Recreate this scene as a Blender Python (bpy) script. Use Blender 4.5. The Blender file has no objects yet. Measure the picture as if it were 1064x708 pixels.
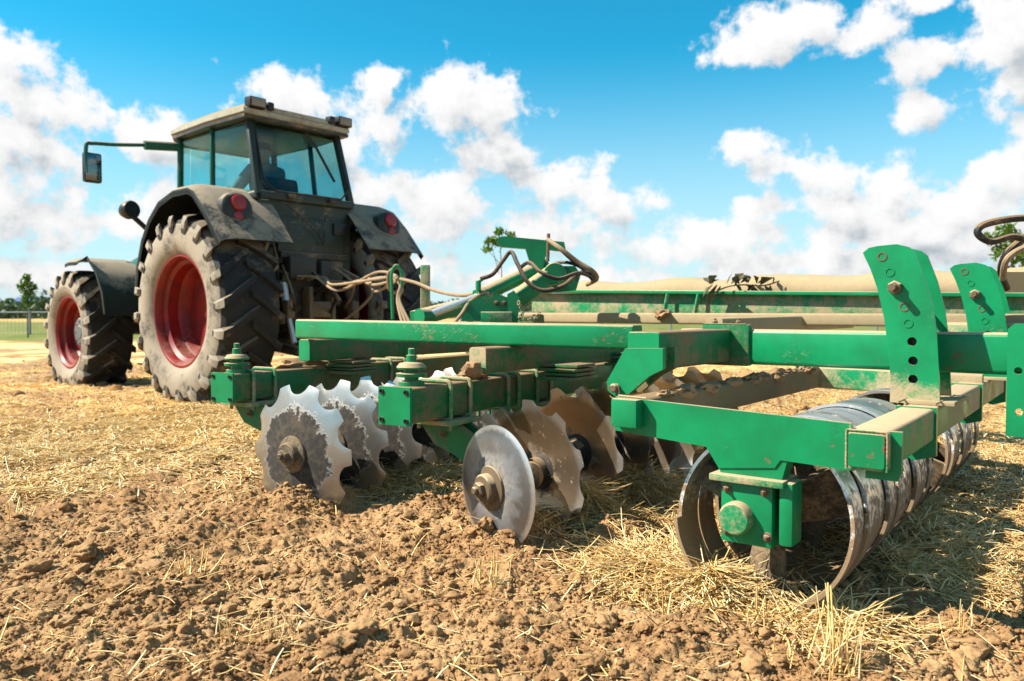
import bpy, bmesh, math, random
import numpy as np
from mathutils import Vector, Matrix, Quaternion
R_ = math.radians
random.seed(7); rng = np.random.default_rng(11)
SC = bpy.context.scene
COL = SC.collection
PI = math.pi

# ------------------------------------------------------------------ camera, sky, sun, exposure
# world frame: +Y is the way the harrow is pulled, +X is across it to its right hand side
FPX, TH, YH, H = 820.0, R_(52.5), 326.5, 0.92
PIT = math.atan((354 - YH) / FPX)
CS, CC = math.sin(TH), math.cos(TH)
cam_d = bpy.data.cameras.new('camera'); cam = bpy.data.objects.new('camera', cam_d); COL.objects.link(cam)
cam_d.sensor_width = 36; cam_d.lens = 36 * FPX / 1064
cam.location = (0, 0, H); cam.rotation_euler = (PI / 2 - PIT, 0, -TH)
cam_d.clip_start = 0.05; cam_d.clip_end = 3000
cam_d.dof.use_dof = True; cam_d.dof.focus_distance = 3.1; cam_d.dof.aperture_fstop = 3.6
SC.camera = cam

SUN_DIR = Vector((-0.60, 0.66, 0.86)).normalized()       # towards the sun
sun_d = bpy.data.lights.new('sun', 'SUN'); sun = bpy.data.objects.new('sun', sun_d); COL.objects.link(sun)
sun_d.energy = 5.0; sun_d.angle = R_(0.5); sun_d.color = (1.0, 0.91, 0.77)
sun.rotation_euler = SUN_DIR.to_track_quat('Z', 'Y').to_euler()
sun.location = (-20, 30, 40)

SC.view_settings.view_transform = 'Standard'; SC.view_settings.look = 'None'
SC.view_settings.gamma = 1; SC.view_settings.use_curve_mapping = False
SC.view_settings.exposure = 1.22
SC.render.engine = 'CYCLES'
SC.cycles.max_bounces = 5; SC.cycles.diffuse_bounces = 3; SC.cycles.glossy_bounces = 3; SC.cycles.transparent_max_bounces = 12
SC.cycles.use_denoising = True
try: SC.cycles.denoiser = 'OPENIMAGEDENOISE'
except Exception: pass

def pix(px, py, **k):
    """a photo pixel to a world point: at depth d, height z, or on the plane x= / y="""
    l = (px - 532) / FPX; v = (354 - py) / FPX
    dep = math.cos(PIT) + v * math.sin(PIT); up = -math.sin(PIT) + v * math.cos(PIT)
    r = Vector((dep * CS + l * CC, dep * CC - l * CS, up))
    if 'd' in k: t = k['d']
    elif 'z' in k: t = (k['z'] - H) / r.z
    elif 'x' in k: t = k['x'] / r.x
    else: t = k['y'] / r.y
    return Vector((0, 0, H)) + r * t
def heading(deg):
    """unit ground vector turned deg clockwise from the line of sight"""
    a = R_(deg)
    return Vector((math.cos(a) * CS + math.sin(a) * CC, math.cos(a) * CC - math.sin(a) * CS, 0))

# ------------------------------------------------------------------ node helpers
class NT:
    def __init__(s, nt): s.nt = nt
    def n(s, typ, **kw):
        nd = s.nt.nodes.new(typ)
        for k, v in kw.items():
            if k == 'inp':
                for a, b in v.items():
                    if isinstance(b, bpy.types.NodeSocket): s.nt.links.new(b, nd.inputs[a])
                    else: nd.inputs[a].default_value = b
            else: setattr(nd, k, v)
        return nd
    def math(s, op, a, b=None, c=None, clamp=False):
        nd = s.nt.nodes.new('ShaderNodeMath'); nd.operation = op; nd.use_clamp = clamp
        for i, v in enumerate((a, b, c)):
            if v is None: continue
            if isinstance(v, bpy.types.NodeSocket): s.nt.links.new(v, nd.inputs[i])
            else: nd.inputs[i].default_value = v
        return nd.outputs[0]
    def vmath(s, op, a, b=None, out=0):
        nd = s.nt.nodes.new('ShaderNodeVectorMath'); nd.operation = op
        for i, v in enumerate((a, b)):
            if v is None: continue
            if isinstance(v, bpy.types.NodeSocket): s.nt.links.new(v, nd.inputs[i])
            else: nd.inputs[i].default_value = v
        return nd.outputs[out]
    def ramp(s, f, lo, hi, a=0.0, b=1.0):
        nd = s.nt.nodes.new('ShaderNodeMapRange'); nd.interpolation_type = 'SMOOTHSTEP'
        s.nt.links.new(f, nd.inputs[0])
        for i, v in enumerate((lo, hi, a, b)): nd.inputs[1 + i].default_value = v
        return nd.outputs[0]
    def mix(s, f, a, b, mode='MIX'):
        nd = s.nt.nodes.new('ShaderNodeMix'); nd.data_type = 'RGBA'; nd.blend_type = mode
        for sock, v in ((nd.inputs[0], f), (nd.inputs[6], a), (nd.inputs[7], b)):
            if isinstance(v, bpy.types.NodeSocket): s.nt.links.new(v, sock)
            elif isinstance(v, (int, float)): sock.default_value = v
            else: sock.default_value = (v[0], v[1], v[2], 1)
        return nd.outputs[2]
    def mixf(s, f, a, b):
        nd = s.nt.nodes.new('ShaderNodeMix'); nd.data_type = 'FLOAT'
        for sock, v in ((nd.inputs[0], f), (nd.inputs[2], a), (nd.inputs[3], b)):
            if isinstance(v, bpy.types.NodeSocket): s.nt.links.new(v, sock)
            else: sock.default_value = v
        return nd.outputs[0]
    def noise(s, vec, scale, detail=4, rough=.55, dist=0.0):
        nd = s.n('ShaderNodeTexNoise', inp={'Scale': scale, 'Detail': detail, 'Roughness': rough, 'Distortion': dist})
        s.nt.links.new(vec, nd.inputs['Vector'])
        return nd.outputs['Fac']
    def link(s, a, b): s.nt.links.new(a, b)

def new_mat(name):
    m = bpy.data.materials.new(name); m.use_nodes = True
    nt = m.node_tree; b = nt.nodes['Principled BSDF']
    return m, NT(nt), b
def setc(t, b, col, rough=None, metal=None, bump=None, bstr=.3, bdist=.01):
    for key, v in (('Base Color', col), ('Roughness', rough), ('Metallic', metal)):
        if v is None: continue
        if isinstance(v, bpy.types.NodeSocket): t.link(v, b.inputs[key])
        elif key == 'Base Color': b.inputs[key].default_value = (*v, 1)
        else: b.inputs[key].default_value = v
    if bump is not None:
        bp = t.n('ShaderNodeBump', inp={'Strength': bstr, 'Distance': bdist, 'Height': bump})
        t.link(bp.outputs[0], b.inputs['Normal'])

DUST = (0.47, 0.345, 0.21)
MUD = (0.19, 0.115, 0.062)
def paint(name, base, dust=.3, top=.55, rust=.3, rough=.36, dustcol=DUST, base2=None, side=0.0, splash=None):
    """worn paint: dust lies on faces that look up and in patches, chips show rust, fine scratches"""
    m, t, b = new_mat(name)
    g = t.n('ShaderNodeNewGeometry'); pos = g.outputs['Position']
    nz = t.n('ShaderNodeSeparateXYZ', inp={0: g.outputs['Normal']}).outputs[2]
    n1 = t.noise(pos, 5.0, 6, .62); n2 = t.noise(pos, 26, 6, .65); n3 = t.noise(pos, 90, 4, .6)
    big = t.noise(pos, 1.7, 3, .5)
    col = t.mix(t.ramp(n1, .3, .7), base, base2 or tuple(c * .8 for c in base))
    # scratches: stretched noise
    mr = t.n('ShaderNodeMapping', inp={'Vector': pos, 'Rotation': (.65, .2, .25)}); mp = t.n('ShaderNodeMapping', inp={'Vector': mr.outputs[0], 'Scale': (60, 11, 190)})
    mr2 = t.n('ShaderNodeMapping', inp={'Vector': pos, 'Rotation': (-.25, .3, -.4)}); mp2 = t.n('ShaderNodeMapping', inp={'Vector': mr2.outputs[0], 'Scale': (50, 16, 240)})
    sc = t.math('MAXIMUM', t.ramp(t.noise(mp.outputs[0], 1.0, 3, .6), .625, .68), t.ramp(t.noise(mp2.outputs[0], 1.0, 2, .6), .64, .70))
    sc = t.math('MULTIPLY', sc, t.math('MULTIPLY', t.ramp(n1, .46, .62), t.ramp(big, .47, .60)))
    col = t.mix(t.math('MULTIPLY', sc, .55), col, (.40, .42, .26))
    sp = t.math('MULTIPLY', t.math('MULTIPLY', t.ramp(n3, .56, .72), t.ramp(n2, .48, .64)), t.ramp(big, .46, .62))          # dried splashes
    col = t.mix(t.math('MULTIPLY', sp, .05 + .5 * dust), col, tuple(c * .8 for c in dustcol))
    rs = t.math('ADD', t.math('MULTIPLY', n2, .55), t.math('MULTIPLY', n1, .45))
    rmask = t.ramp(rs, .685 - .12 * rust, .705 - .12 * rust)
    col = t.mix(rmask, col, t.mix(n3, (.10, .035, .016), (.23, .10, .05)))
    up = t.ramp(nz, .25, .85)
    dn = t.math('ADD', t.math('MULTIPLY', n1, .5), t.math('ADD', t.math('MULTIPLY', n2, .3), t.math('MULTIPLY', n3, .2)))
    thr = t.math('ADD', t.math('MULTIPLY', up, top), dust * .5)
    if splash:
        pz = t.n('ShaderNodeSeparateXYZ', inp={0: pos}).outputs[2]
        thr = t.math('ADD', thr, t.math('MULTIPLY', t.ramp(pz, splash[0], splash[1], 1, 0), splash[2]))
    dm = t.ramp(t.math('ADD', dn, t.math('ADD', thr, t.math('MULTIPLY', t.math('SUBTRACT', big, .5), .35))), .66, .86)
    dcol = t.mix(n2, dustcol, tuple(c * .68 for c in dustcol))
    col = t.mix(t.math('MULTIPLY', dm, .94), col, dcol)
    rg = t.mixf(dm, t.mixf(rmask, rough, .8), .92)
    hgt = t.math('ADD', t.math('MULTIPLY', dm, .5), t.math('ADD', t.math('MULTIPLY', n3, .12), t.math('MULTIPLY', rmask, -.25)))
    setc(t, b, col, rg, None, hgt, .35, .006)
    b.inputs['Specular IOR Level'].default_value = .32
    return m
GREEN = (0.002, 0.215, 0.080); GREEN2 = (0.003, 0.150, 0.054)
M = {}
M['green'] = paint('green_paint', GREEN, .14, .42, .62, base2=GREEN2)
M['green_splash'] = paint('mud_splashed_green_paint', GREEN, .03, .35, .42, base2=GREEN2, splash=(.56, .80, .36))
M['green_clean'] = paint('clean_green_paint', GREEN, .04, .30, .46, rough=.3, base2=GREEN2)
M['green_dusty'] = paint('dusty_green_paint', GREEN, .50, .55, .35, base2=GREEN2)
M['green_mud'] = paint('muddy_green_paint', (.004, .15, .045), .44, .5, .75, dustcol=(.27, .165, .088), base2=(.004, .10, .034))
M['green_caked'] = paint('dust_caked_green_paint', GREEN, .95, .6, .2, dustcol=(.40, .295, .175), base2=GREEN2)
M['trac_body'] = paint('dark_grey_green_bodywork', (.018, .032, .027), .20, .42, .0, rough=.45, dustcol=(.33, .27, .19))
M['trac_green'] = paint('dark_green_bodywork', (.010, .085, .05), .22, .4, .0, rough=.35, dustcol=(.33, .27, .19))
M['trac_fender'] = paint('dusty_fender_plastic', (.020, .023, .021), .06, .33, .45, rough=.45, dustcol=(.31, .255, .18))
M['trac_roof'] = paint('dusty_cream_roof', (.34, .335, .27), .42, .4, .0, rough=.4, dustcol=(.27, .21, .13))
M['spoke'] = paint('earth_stuck_spoke', (.02, .019, .018), .52, .4, .3, rough=.6, dustcol=(.26, .19, .115))
M['mud_caked'] = paint('mud_caked_paint', (.004, .12, .04), .80, .45, .3, dustcol=(.235, .15, .08))
M['black'] = paint('black_plastic_and_shade', (.012, .012, .013), .16, .3, .0, rough=.4, dustcol=(.25, .2, .14))
M['iron'] = paint('oily_dark_iron', (.03, .028, .026), .38, .4, .3, rough=.5, dustcol=(.25, .18, .11))
M['red'] = paint('red_rim_paint', (.21, .009, .008), .10, .2, .0, rough=.42, dustcol=(.33, .13, .09), base2=(.11, .007, .006))
M['hub_grey'] = paint('grey_hub', (.11, .12, .13), .3, .3, .0, rough=.45)
M['rubber'] = paint('black_tyre_rubber', (.017, .017, .017), .27, .22, .0, rough=.75, dustcol=(.23, .175, .12))
M['rubber_dust'] = paint('dusty_tyre_sidewall', (.06, .054, .046), .66, .25, .0, rough=.85, dustcol=(.335, .285, .22))
M['hose'] = paint('tan_hose', (.22, .15, .09), .45, .3, .0, rough=.6, dustcol=(.36, .26, .16))
M['hose_dark'] = paint('black_hose', (.018, .016, .015), .3, .35, .0, rough=.5, dustcol=(.24, .16, .09))
M['bolt'] = paint('rusty_bolt', (.12, .085, .05), .3, .4, .7, rough=.5)
M['dirt'] = None

def simple(name, col, rough=.6, metal=0.0, bumps=None):
    m, t, b = new_mat(name)
    g = t.n('ShaderNodeNewGeometry').outputs['Position']
    n = t.noise(g, bumps or 30, 5, .6)
    c = t.mix(n, tuple(x * 1.18 for x in col), tuple(x * .72 for x in col))
    setc(t, b, c, t.mixf(n, max(0, rough - .1), min(1, rough + .12)), metal, n, .25, .004)
    return m
M['dirt'] = simple('dry_soil', (.27, .165, .085), .95, 0, 40)
M['chrome'] = simple('polished_rod', (.66, .65, .62), .32, .55, 60)
M['zinc'] = simple('galvanised_steel', (.26, .28, .30), .5, .5, 20)
M['skin'] = simple('skin', (.42, .24, .17), .5, 0, 30)
M['shirt'] = simple('grey_blue_shirt', (.16, .22, .26), .9, 0, 40)
M['hair'] = simple('dark_hair', (.02, .015, .012), .6, 0, 60)
M['seat'] = simple('black_seat_cloth', (.02, .02, .022), .8, 0, 50)
M['lamp_red'] = simple('red_lamp_glass', (.24, .012, .01), .22, 0, 50)
M['lamp_clear'] = simple('work_lamp_glass', (.22, .17, .12), .25, 0, 50)
M['bark'] = simple('bark', (.12, .09, .065), .9, 0, 30)
M['wilted'] = simple('wilted_leaf', (.085, .075, .03), .8, 0, 30)

def steel(name, worn_in, worn_out, dirt=(.060, .046, .031), dirt2=(.016, .015, .0145), col=(.47, .46, .44), dirtamt=0.0, rim=None):
    """soil polished steel: bare and shiny towards the rim, caked with dark earth round the hub (object Z is the axis)"""
    m, t, b = new_mat(name)
    o = t.n('ShaderNodeTexCoord').outputs['Object']
    x = t.n('ShaderNodeSeparateXYZ', inp={0: o})
    r = t.math('SQRT', t.math('ADD', t.math('POWER', x.outputs[0], 2.0), t.math('POWER', x.outputs[1], 2.0)))
    n1 = t.noise(o, 9, 6, .65); n2 = t.noise(o, 40, 5, .65); n3 = t.noise(o, 140, 3, .6)
    mask = t.ramp(t.math('ADD', r, t.math('ADD', t.math('MULTIPLY', t.math('SUBTRACT', n1, .5), .20), t.math('MULTIPLY', t.math('SUBTRACT', n2, .5), .10))), worn_in, worn_out, 1, 0)
    spots = t.ramp(t.math('ADD', n2, t.math('MULTIPLY', n1, .3)), .72 - dirtamt, .80 - dirtamt)
    mask = t.math('MAXIMUM', mask, spots)
    # concentric fine scoring from the soil
    ang = t.n('ShaderNodeCombineXYZ', inp={0: t.math('MULTIPLY', r, 160.0), 1: t.math('MULTIPLY', n1, 2.0), 2: 0.0}).outputs[0]
    score = t.noise(ang, 1.0, 3, .6)
    c = t.mix(score, col, tuple(v * .72 for v in col))
    c = t.mix(t.ramp(n1, .42, .7), c, tuple(v * k for v, k in zip(col, (.82, .74, .66))))
    if rim: c = t.mix(t.ramp(t.math('ADD', r, t.math('MULTIPLY', t.math('SUBTRACT', n2, .5), .02)), rim[0], rim[1]), c, rim[2])
    c = t.mix(mask, c, t.mix(t.ramp(t.math('ADD', t.math('MULTIPLY', n2, .6), t.math('MULTIPLY', n1, .4)), .42, .62), dirt2, dirt))
    setc(t, b, c, t.mixf(mask, t.mixf(score, .24, .40), .9), t.math('MULTIPLY', t.math('SUBTRACT', 1.0, mask), .9),
         t.math('ADD', t.math('MULTIPLY', mask, .6), t.math('MULTIPLY', n3, .12)), .4, .004)
    return m
M['disc_front'] = steel('polished_disc_dark_centre', .205, .230, dirtamt=-.12)
M['disc_rear'] = steel('polished_disc_muddy', .05, .12, dirt=(.22, .14, .08), dirt2=(.10, .07, .042), dirtamt=-.07, col=(.44, .36, .27), rim=(.245, .292, (.66, .65, .62)))
M['disc_plain'] = steel('plain_disc_dusty', .05, .20, dirt=(.32, .27, .20), dirt2=(.09, .09, .095), dirtamt=-.13, col=(.27, .28, .30), rim=(.222, .242, (.60, .60, .60)))
def ring_mat():
    m, t, b = new_mat('worn_roller_band')
    g = t.n('ShaderNodeNewGeometry'); pos = g.outputs['Position']
    n1 = t.noise(pos, 6, 5, .6); n2 = t.noise(pos, 34, 5, .68); n3 = t.noise(pos, 150, 3, .6)
    z = t.n('ShaderNodeSeparateXYZ', inp={0: pos}).outputs[2]
    low = t.ramp(t.math('ADD', z, t.math('MULTIPLY', t.math('SUBTRACT', n1, .5), .5)), .10, .46, 1, 0)   # wet soil sticks low on the bands
    mk = t.ramp(t.math('ADD', t.math('MULTIPLY', n2, .7), t.math('ADD', t.math('MULTIPLY', n1, .3), t.math('MULTIPLY', low, .34))), .55, .71)
    c = t.mix(n1, (.72, .73, .74), (.52, .50, .47))
    c = t.mix(mk, c, t.mix(n3, (.27, .18, .10), (.13, .085, .048)))
    setc(t, b, c, t.mixf(mk, .30, .9), t.math('MULTIPLY', t.math('SUBTRACT', 1.0, mk), .85), t.math('ADD', mk, t.math('MULTIPLY', n3, .2)), .4, .004)
    return m
M['ring'] = ring_mat()

def glass_mat(name, tint, refl=1.0):
    m = bpy.data.materials.new(name); m.use_nodes = True; nt = m.node_tree; nt.nodes.clear(); t = NT(nt)
    out = t.n('ShaderNodeOutputMaterial')
    pos = t.n('ShaderNodeNewGeometry').outputs['Position']
    tr = t.n('ShaderNodeBsdfTransparent', inp={'Color': (*tint, 1)})
    gl = t.n('ShaderNodeBsdfGlossy', inp={'Roughness': .03, 'Color': (.9, 1, 1, 1)})
    df = t.n('ShaderNodeBsdfDiffuse', inp={'Color': (.4, .36, .28, 1)})
    gg = t.n('ShaderNodeNewGeometry'); fc = t.math('ABSOLUTE', t.vmath('DOT_PRODUCT', gg.outputs['Incoming'], gg.outputs['Normal'], out=1))
    frs = t.math('ADD', .035, t.math('MULTIPLY', t.math('POWER', t.math('SUBTRACT', 1.0, fc), 5.0), .9))
    m1 = t.n('ShaderNodeMixShader', inp={0: t.math('MULTIPLY', frs, .8 * refl, clamp=True), 1: tr.outputs[0], 2: gl.outputs[0]})
    dust = t.math('MULTIPLY', t.ramp(t.noise(pos, 4, 5, .6), .45, .75), .05)
    m2 = t.n('ShaderNodeMixShader', inp={0: dust, 1: m1.outputs[0], 2: df.outputs[0]})
    t.link(m2.outputs[0], out.inputs[0]); return m
M['glass_rear'] = glass_mat('darker_rear_glass', (.56, .73, .73)); M['glass'] = glass_mat('tinted_cab_glass', (.70, .88, .87))
M['mirror'] = simple('mirror_glass', (.16, .18, .17), .08, 1.0, 20)

def leaf_mat(name, c1, c2):
    m, t, b = new_mat(name)
    g = t.n('ShaderNodeNewGeometry')
    rnd = g.outputs['Random Per Island']
    c = t.mix(rnd, c1, c2)
    setc(t, b, c, .55)
    b.inputs['Transmission Weight'].default_value = 0
    tl = t.n('ShaderNodeBsdfTranslucent', inp={'Color': c})
    mx = t.n('ShaderNodeMixShader', inp={0: .35, 1: b.outputs[0], 2: tl.outputs[0]})
    t.link(mx.outputs[0], t.nt.nodes['Material Output'].inputs[0])
    return m
M['leaf'] = leaf_mat('sapling_leaf', (.12, .22, .015), (.05, .12, .012))
M['wood_leaf'] = leaf_mat('far_wood_leaf', (.035, .075, .025), (.06, .10, .035))

# ------------------------------------------------------------------ mesh builder
ORG = {}
def set_props(o, label=None, cat=None, group=None, kind=None):
    for k, v in (('label', label), ('category', cat), ('group', group), ('kind', kind)):
        if v: o[k] = v
    return o
def empty(name, loc, rz=0.0):
    o = bpy.data.objects.new(name, None); COL.objects.link(o); o.location = loc; o.rotation_euler = (0, 0, rz)
    o.empty_display_size = .2; ORG[o.name] = Vector(loc) if not rz else Vector((0, 0, 0)); return o

class MB:
    """collects shapes; build() links them as ONE mesh object"""
    def __init__(s): s.v = []; s.f = []; s.m = []; s.cur = 0
    def add(s, vs, fs, mi=None):
        b = len(s.v); s.v += [tuple(v) for v in vs]
        s.f += [tuple(i + b for i in f) for f in fs]; s.m += [s.cur if mi is None else mi] * len(fs); return s
    def box(s, c, size, mat=None, bev=0.0):
        hx, hy, hz = (a / 2 for a in size)
        bm = bmesh.new(); bmesh.ops.create_cube(bm, size=1)
        for v in bm.verts: v.co = Vector((v.co.x * size[0], v.co.y * size[1], v.co.z * size[2]))
        if bev: bmesh.ops.bevel(bm, geom=bm.edges[:], offset=bev, segments=2, profile=.6, affect='EDGES')
        mt = Matrix.Translation(Vector(c)) @ (mat.to_4x4() if mat is not None else Matrix())
        bm.verts.ensure_lookup_table()
        vs = [mt @ v.co for v in bm.verts]; fs = [[v.index for v in f.verts] for f in bm.faces]; bm.free()
        return s.add(vs, fs)
    def beam(s, p, q, w, h, r=.014, up=(0, 0, 1)):
        """rectangular hollow section look: rounded long edges, from p to q"""
        p, q = Vector(p), Vector(q); d = (q - p).normalized(); side = d.cross(Vector(up)).normalized(); u = side.cross(d)
        prof = []
        for cx, cy, a0 in ((1, 1, 0), (-1, 1, 90), (-1, -1, 180), (1, -1, 270)):
            for k in range(4):
                a = R_(a0 + 30 * k); prof.append((cx * (w / 2 - r) + r * math.cos(a), cy * (h / 2 - r) + r * math.sin(a)))
        n = len(prof); e = .003
        vs = []
        for pt, sc in ((p, .97), (p + d * e, 1), (q - d * e, 1), (q, .97)):
            for a, b_ in prof: vs.append(pt + side * a * sc + u * b_ * sc)
        fs = [tuple(range(n))[::-1], tuple(range(3 * n, 4 * n))]
        for k in range(3):
            for i in range(n):
                j = (i + 1) % n; fs.append((k * n + i, k * n + j, (k + 1) * n + j, (k + 1) * n + i))
        # orient: side x u = d*-1 ; keep consistent by recalculation at build time
        return s.add(vs, fs)
    def tube(s, pts, r, n=10, closed=False):
        pts = [Vector(p) for p in pts]; N = len(pts); rr = r if isinstance(r, (list, tuple)) else [r] * N
        tan = []
        for i in range(N):
            a = pts[(i - 1) % N if closed else max(0, i - 1)]; b = pts[(i + 1) % N if closed else min(N - 1, i + 1)]
            tan.append((b - a).normalized())
        ref = Vector((0, 0, 1)) if abs(tan[0].z) < .9 else Vector((1, 0, 0))
        x = tan[0].cross(ref).normalized(); vs = []
        for i in range(N):
            x = (x - tan[i] * x.dot(tan[i])).normalized(); y = tan[i].cross(x)
            for k in range(n):
                a = 2 * PI * k / n; vs.append(pts[i] + (x * math.cos(a) + y * math.sin(a)) * rr[i])
        fs = []
        for i in range(N if closed else N - 1):
            i2 = (i + 1) % N
            for k in range(n):
                k2 = (k + 1) % n; fs.append((i * n + k, i * n + k2, i2 * n + k2, i2 * n + k))
        if not closed: fs += [tuple(range(n))[::-1], tuple(range((N - 1) * n, N * n))]
        return s.add(vs, fs)
    def lathe(s, prof, n=32, c=(0, 0, 0), axis=(0, 0, 1), mi=None):
        """prof: (radius, height) pairs along axis"""
        q = Vector((0, 0, 1)).rotation_difference(Vector(axis).normalized()).to_matrix(); c = Vector(c)
        vs, fs, rings = [], [], []
        for r, h in prof:
            if r < 1e-6: rings.append([len(vs)]); vs.append(c + q @ Vector((0, 0, h)))
            else:
                rings.append(list(range(len(vs), len(vs) + n)))
                vs += [c + q @ Vector((r * math.cos(2 * PI * k / n), r * math.sin(2 * PI * k / n), h)) for k in range(n)]
        for a, b in zip(rings, rings[1:]):
            if len(a) == 1 and len(b) == 1: continue
            for k in range(n):
                k2 = (k + 1) % n
                if len(a) == 1: fs.append((a[0], b[k], b[k2]))
                elif len(b) == 1: fs.append((a[k], b[0], a[k2]))
                else: fs.append((a[k], b[k], b[k2], a[k2]))
        return s.add(vs, fs, mi)
    def plate(s, outer, o, u, v, th, holes=()):
        """flat plate: outline in (u, v) from origin o, thickness th centred along u x v; holes = (cu, cv, r)"""
        o, u, v = Vector(o), Vector(u).normalized(), Vector(v).normalized(); nrm = u.cross(v).normalized()
        bm = bmesh.new(); edges = []
        loops = [outer] + [[(hc[0] + hc[2] * math.cos(-2 * PI * k / 16), hc[1] + hc[2] * math.sin(-2 * PI * k / 16)) for k in range(16)] for hc in holes]
        for lp in loops:
            vv = [bm.verts.new((a, b, 0)) for a, b in lp]
            edges += [bm.edges.new((vv[i], vv[(i + 1) % len(vv)])) for i in range(len(vv))]
        bmesh.ops.triangle_fill(bm, use_beauty=True, use_dissolve=False, edges=edges)
        bmesh.ops.dissolve_limit(bm, angle_limit=.01, verts=bm.verts[:], edges=[e for e in bm.edges if len(e.link_faces) == 2]) if not holes else None
        g = bmesh.ops.extrude_face_region(bm, geom=bm.faces[:])
        for e in g['geom']:
            if isinstance(e, bmesh.types.BMVert): e.co.z += th
        bm.verts.ensure_lookup_table(); bm.verts.index_update()
        vs = [o + u * w.co.x + v * w.co.y + nrm * (w.co.z - th / 2) for w in bm.verts]
        fs = [[w.index for w in f.verts] for f in bm.faces]; bm.free()
        return s.add(vs, fs)
    def build(s, name, mats, parent=None, loc=None, rot=None, sharp=35, smooth=True, recalc=True, **props):
        if not isinstance(mats, (list, tuple)): mats = [mats]
        me = bpy.data.meshes.new(name)
        V = np.array(s.v, dtype=float).reshape(-1, 3)
        if loc is None and rot is None:
            c = Vector(((V[:, 0].min() + V[:, 0].max()) / 2, (V[:, 1].min() + V[:, 1].max()) / 2, (V[:, 2].min() + V[:, 2].max()) / 2))
            V = V - np.array(c); org = c
        else:
            org = Vector(loc or (0, 0, 0))          # verts already local
        me.from_pydata(V.tolist(), [], s.f); me.update()
        if recalc:
            bm = bmesh.new(); bm.from_mesh(me); bmesh.ops.recalc_face_normals(bm, faces=bm.faces[:]); bm.to_mesh(me); bm.free()
        for m in mats: me.materials.append(m)
        me.polygons.foreach_set('material_index', s.m)
        if smooth:
            me.polygons.foreach_set('use_smooth', [True] * len(me.polygons)); me.set_sharp_from_angle(angle=R_(sharp))
        o = bpy.data.objects.new(name, me); COL.objects.link(o)
        if parent is not None: o.parent = parent
        base = ORG.get(parent.name, Vector((0, 0, 0))) if parent is not None else Vector((0, 0, 0))
        if rot is not None:
            o.rotation_mode = 'QUATERNION'; o.rotation_quaternion = rot
            o.location = org - base; ORG[o.name] = Vector((0, 0, 0))          # children of a turned part are given in its own axes
        else: o.location = org - base; ORG[o.name] = org
        set_props(o, **props); return o
def spline(pts, n=8):
    P = [Vector(p) for p in pts]; out = []
    for i in range(len(P) - 1):
        a, b, c, d = P[max(0, i - 1)], P[i], P[i + 1], P[min(len(P) - 1, i + 2)]
        for k in range(n):
            t = k / n
            out.append(.5 * ((2 * b) + (c - a) * t + (2 * a - 5 * b + 4 * c - d) * t * t + (3 * b - a - 3 * c + d) * t ** 3))
    out.append(P[-1]); return out
def zrot(axis): return Vector((0, 0, 1)).rotation_difference(Vector(axis).normalized())
def np_mesh(name, V, F, mats, matidx=None, smooth=True, attr=None, label=None, cat=None, kind=None):
    """large mesh straight from arrays; F is (n,3) or (n,4)"""
    me = bpy.data.meshes.new(name); k = F.shape[1]
    me.vertices.add(len(V)); me.vertices.foreach_set('co', np.ascontiguousarray(V, dtype=np.float32).ravel())
    me.loops.add(F.size); me.loops.foreach_set('vertex_index', np.ascontiguousarray(F, dtype=np.int32).ravel())
    me.polygons.add(len(F)); me.polygons.foreach_set('loop_start', np.arange(0, F.size, k, dtype=np.int32))
    if smooth: me.polygons.foreach_set('use_smooth', np.ones(len(F), dtype=bool))
    for m in (mats if isinstance(mats, list) else [mats]): me.materials.append(m)
    if attr:
        for an, data in attr.items():
            at = me.attributes.new(an, 'FLOAT', 'POINT'); at.data.foreach_set('value', np.ascontiguousarray(data, dtype=np.float32))
    me.update(calc_edges=True); me.validate()
    o = bpy.data.objects.new(name, me); COL.objects.link(o); set_props(o, label, cat, None, kind); return o

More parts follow.
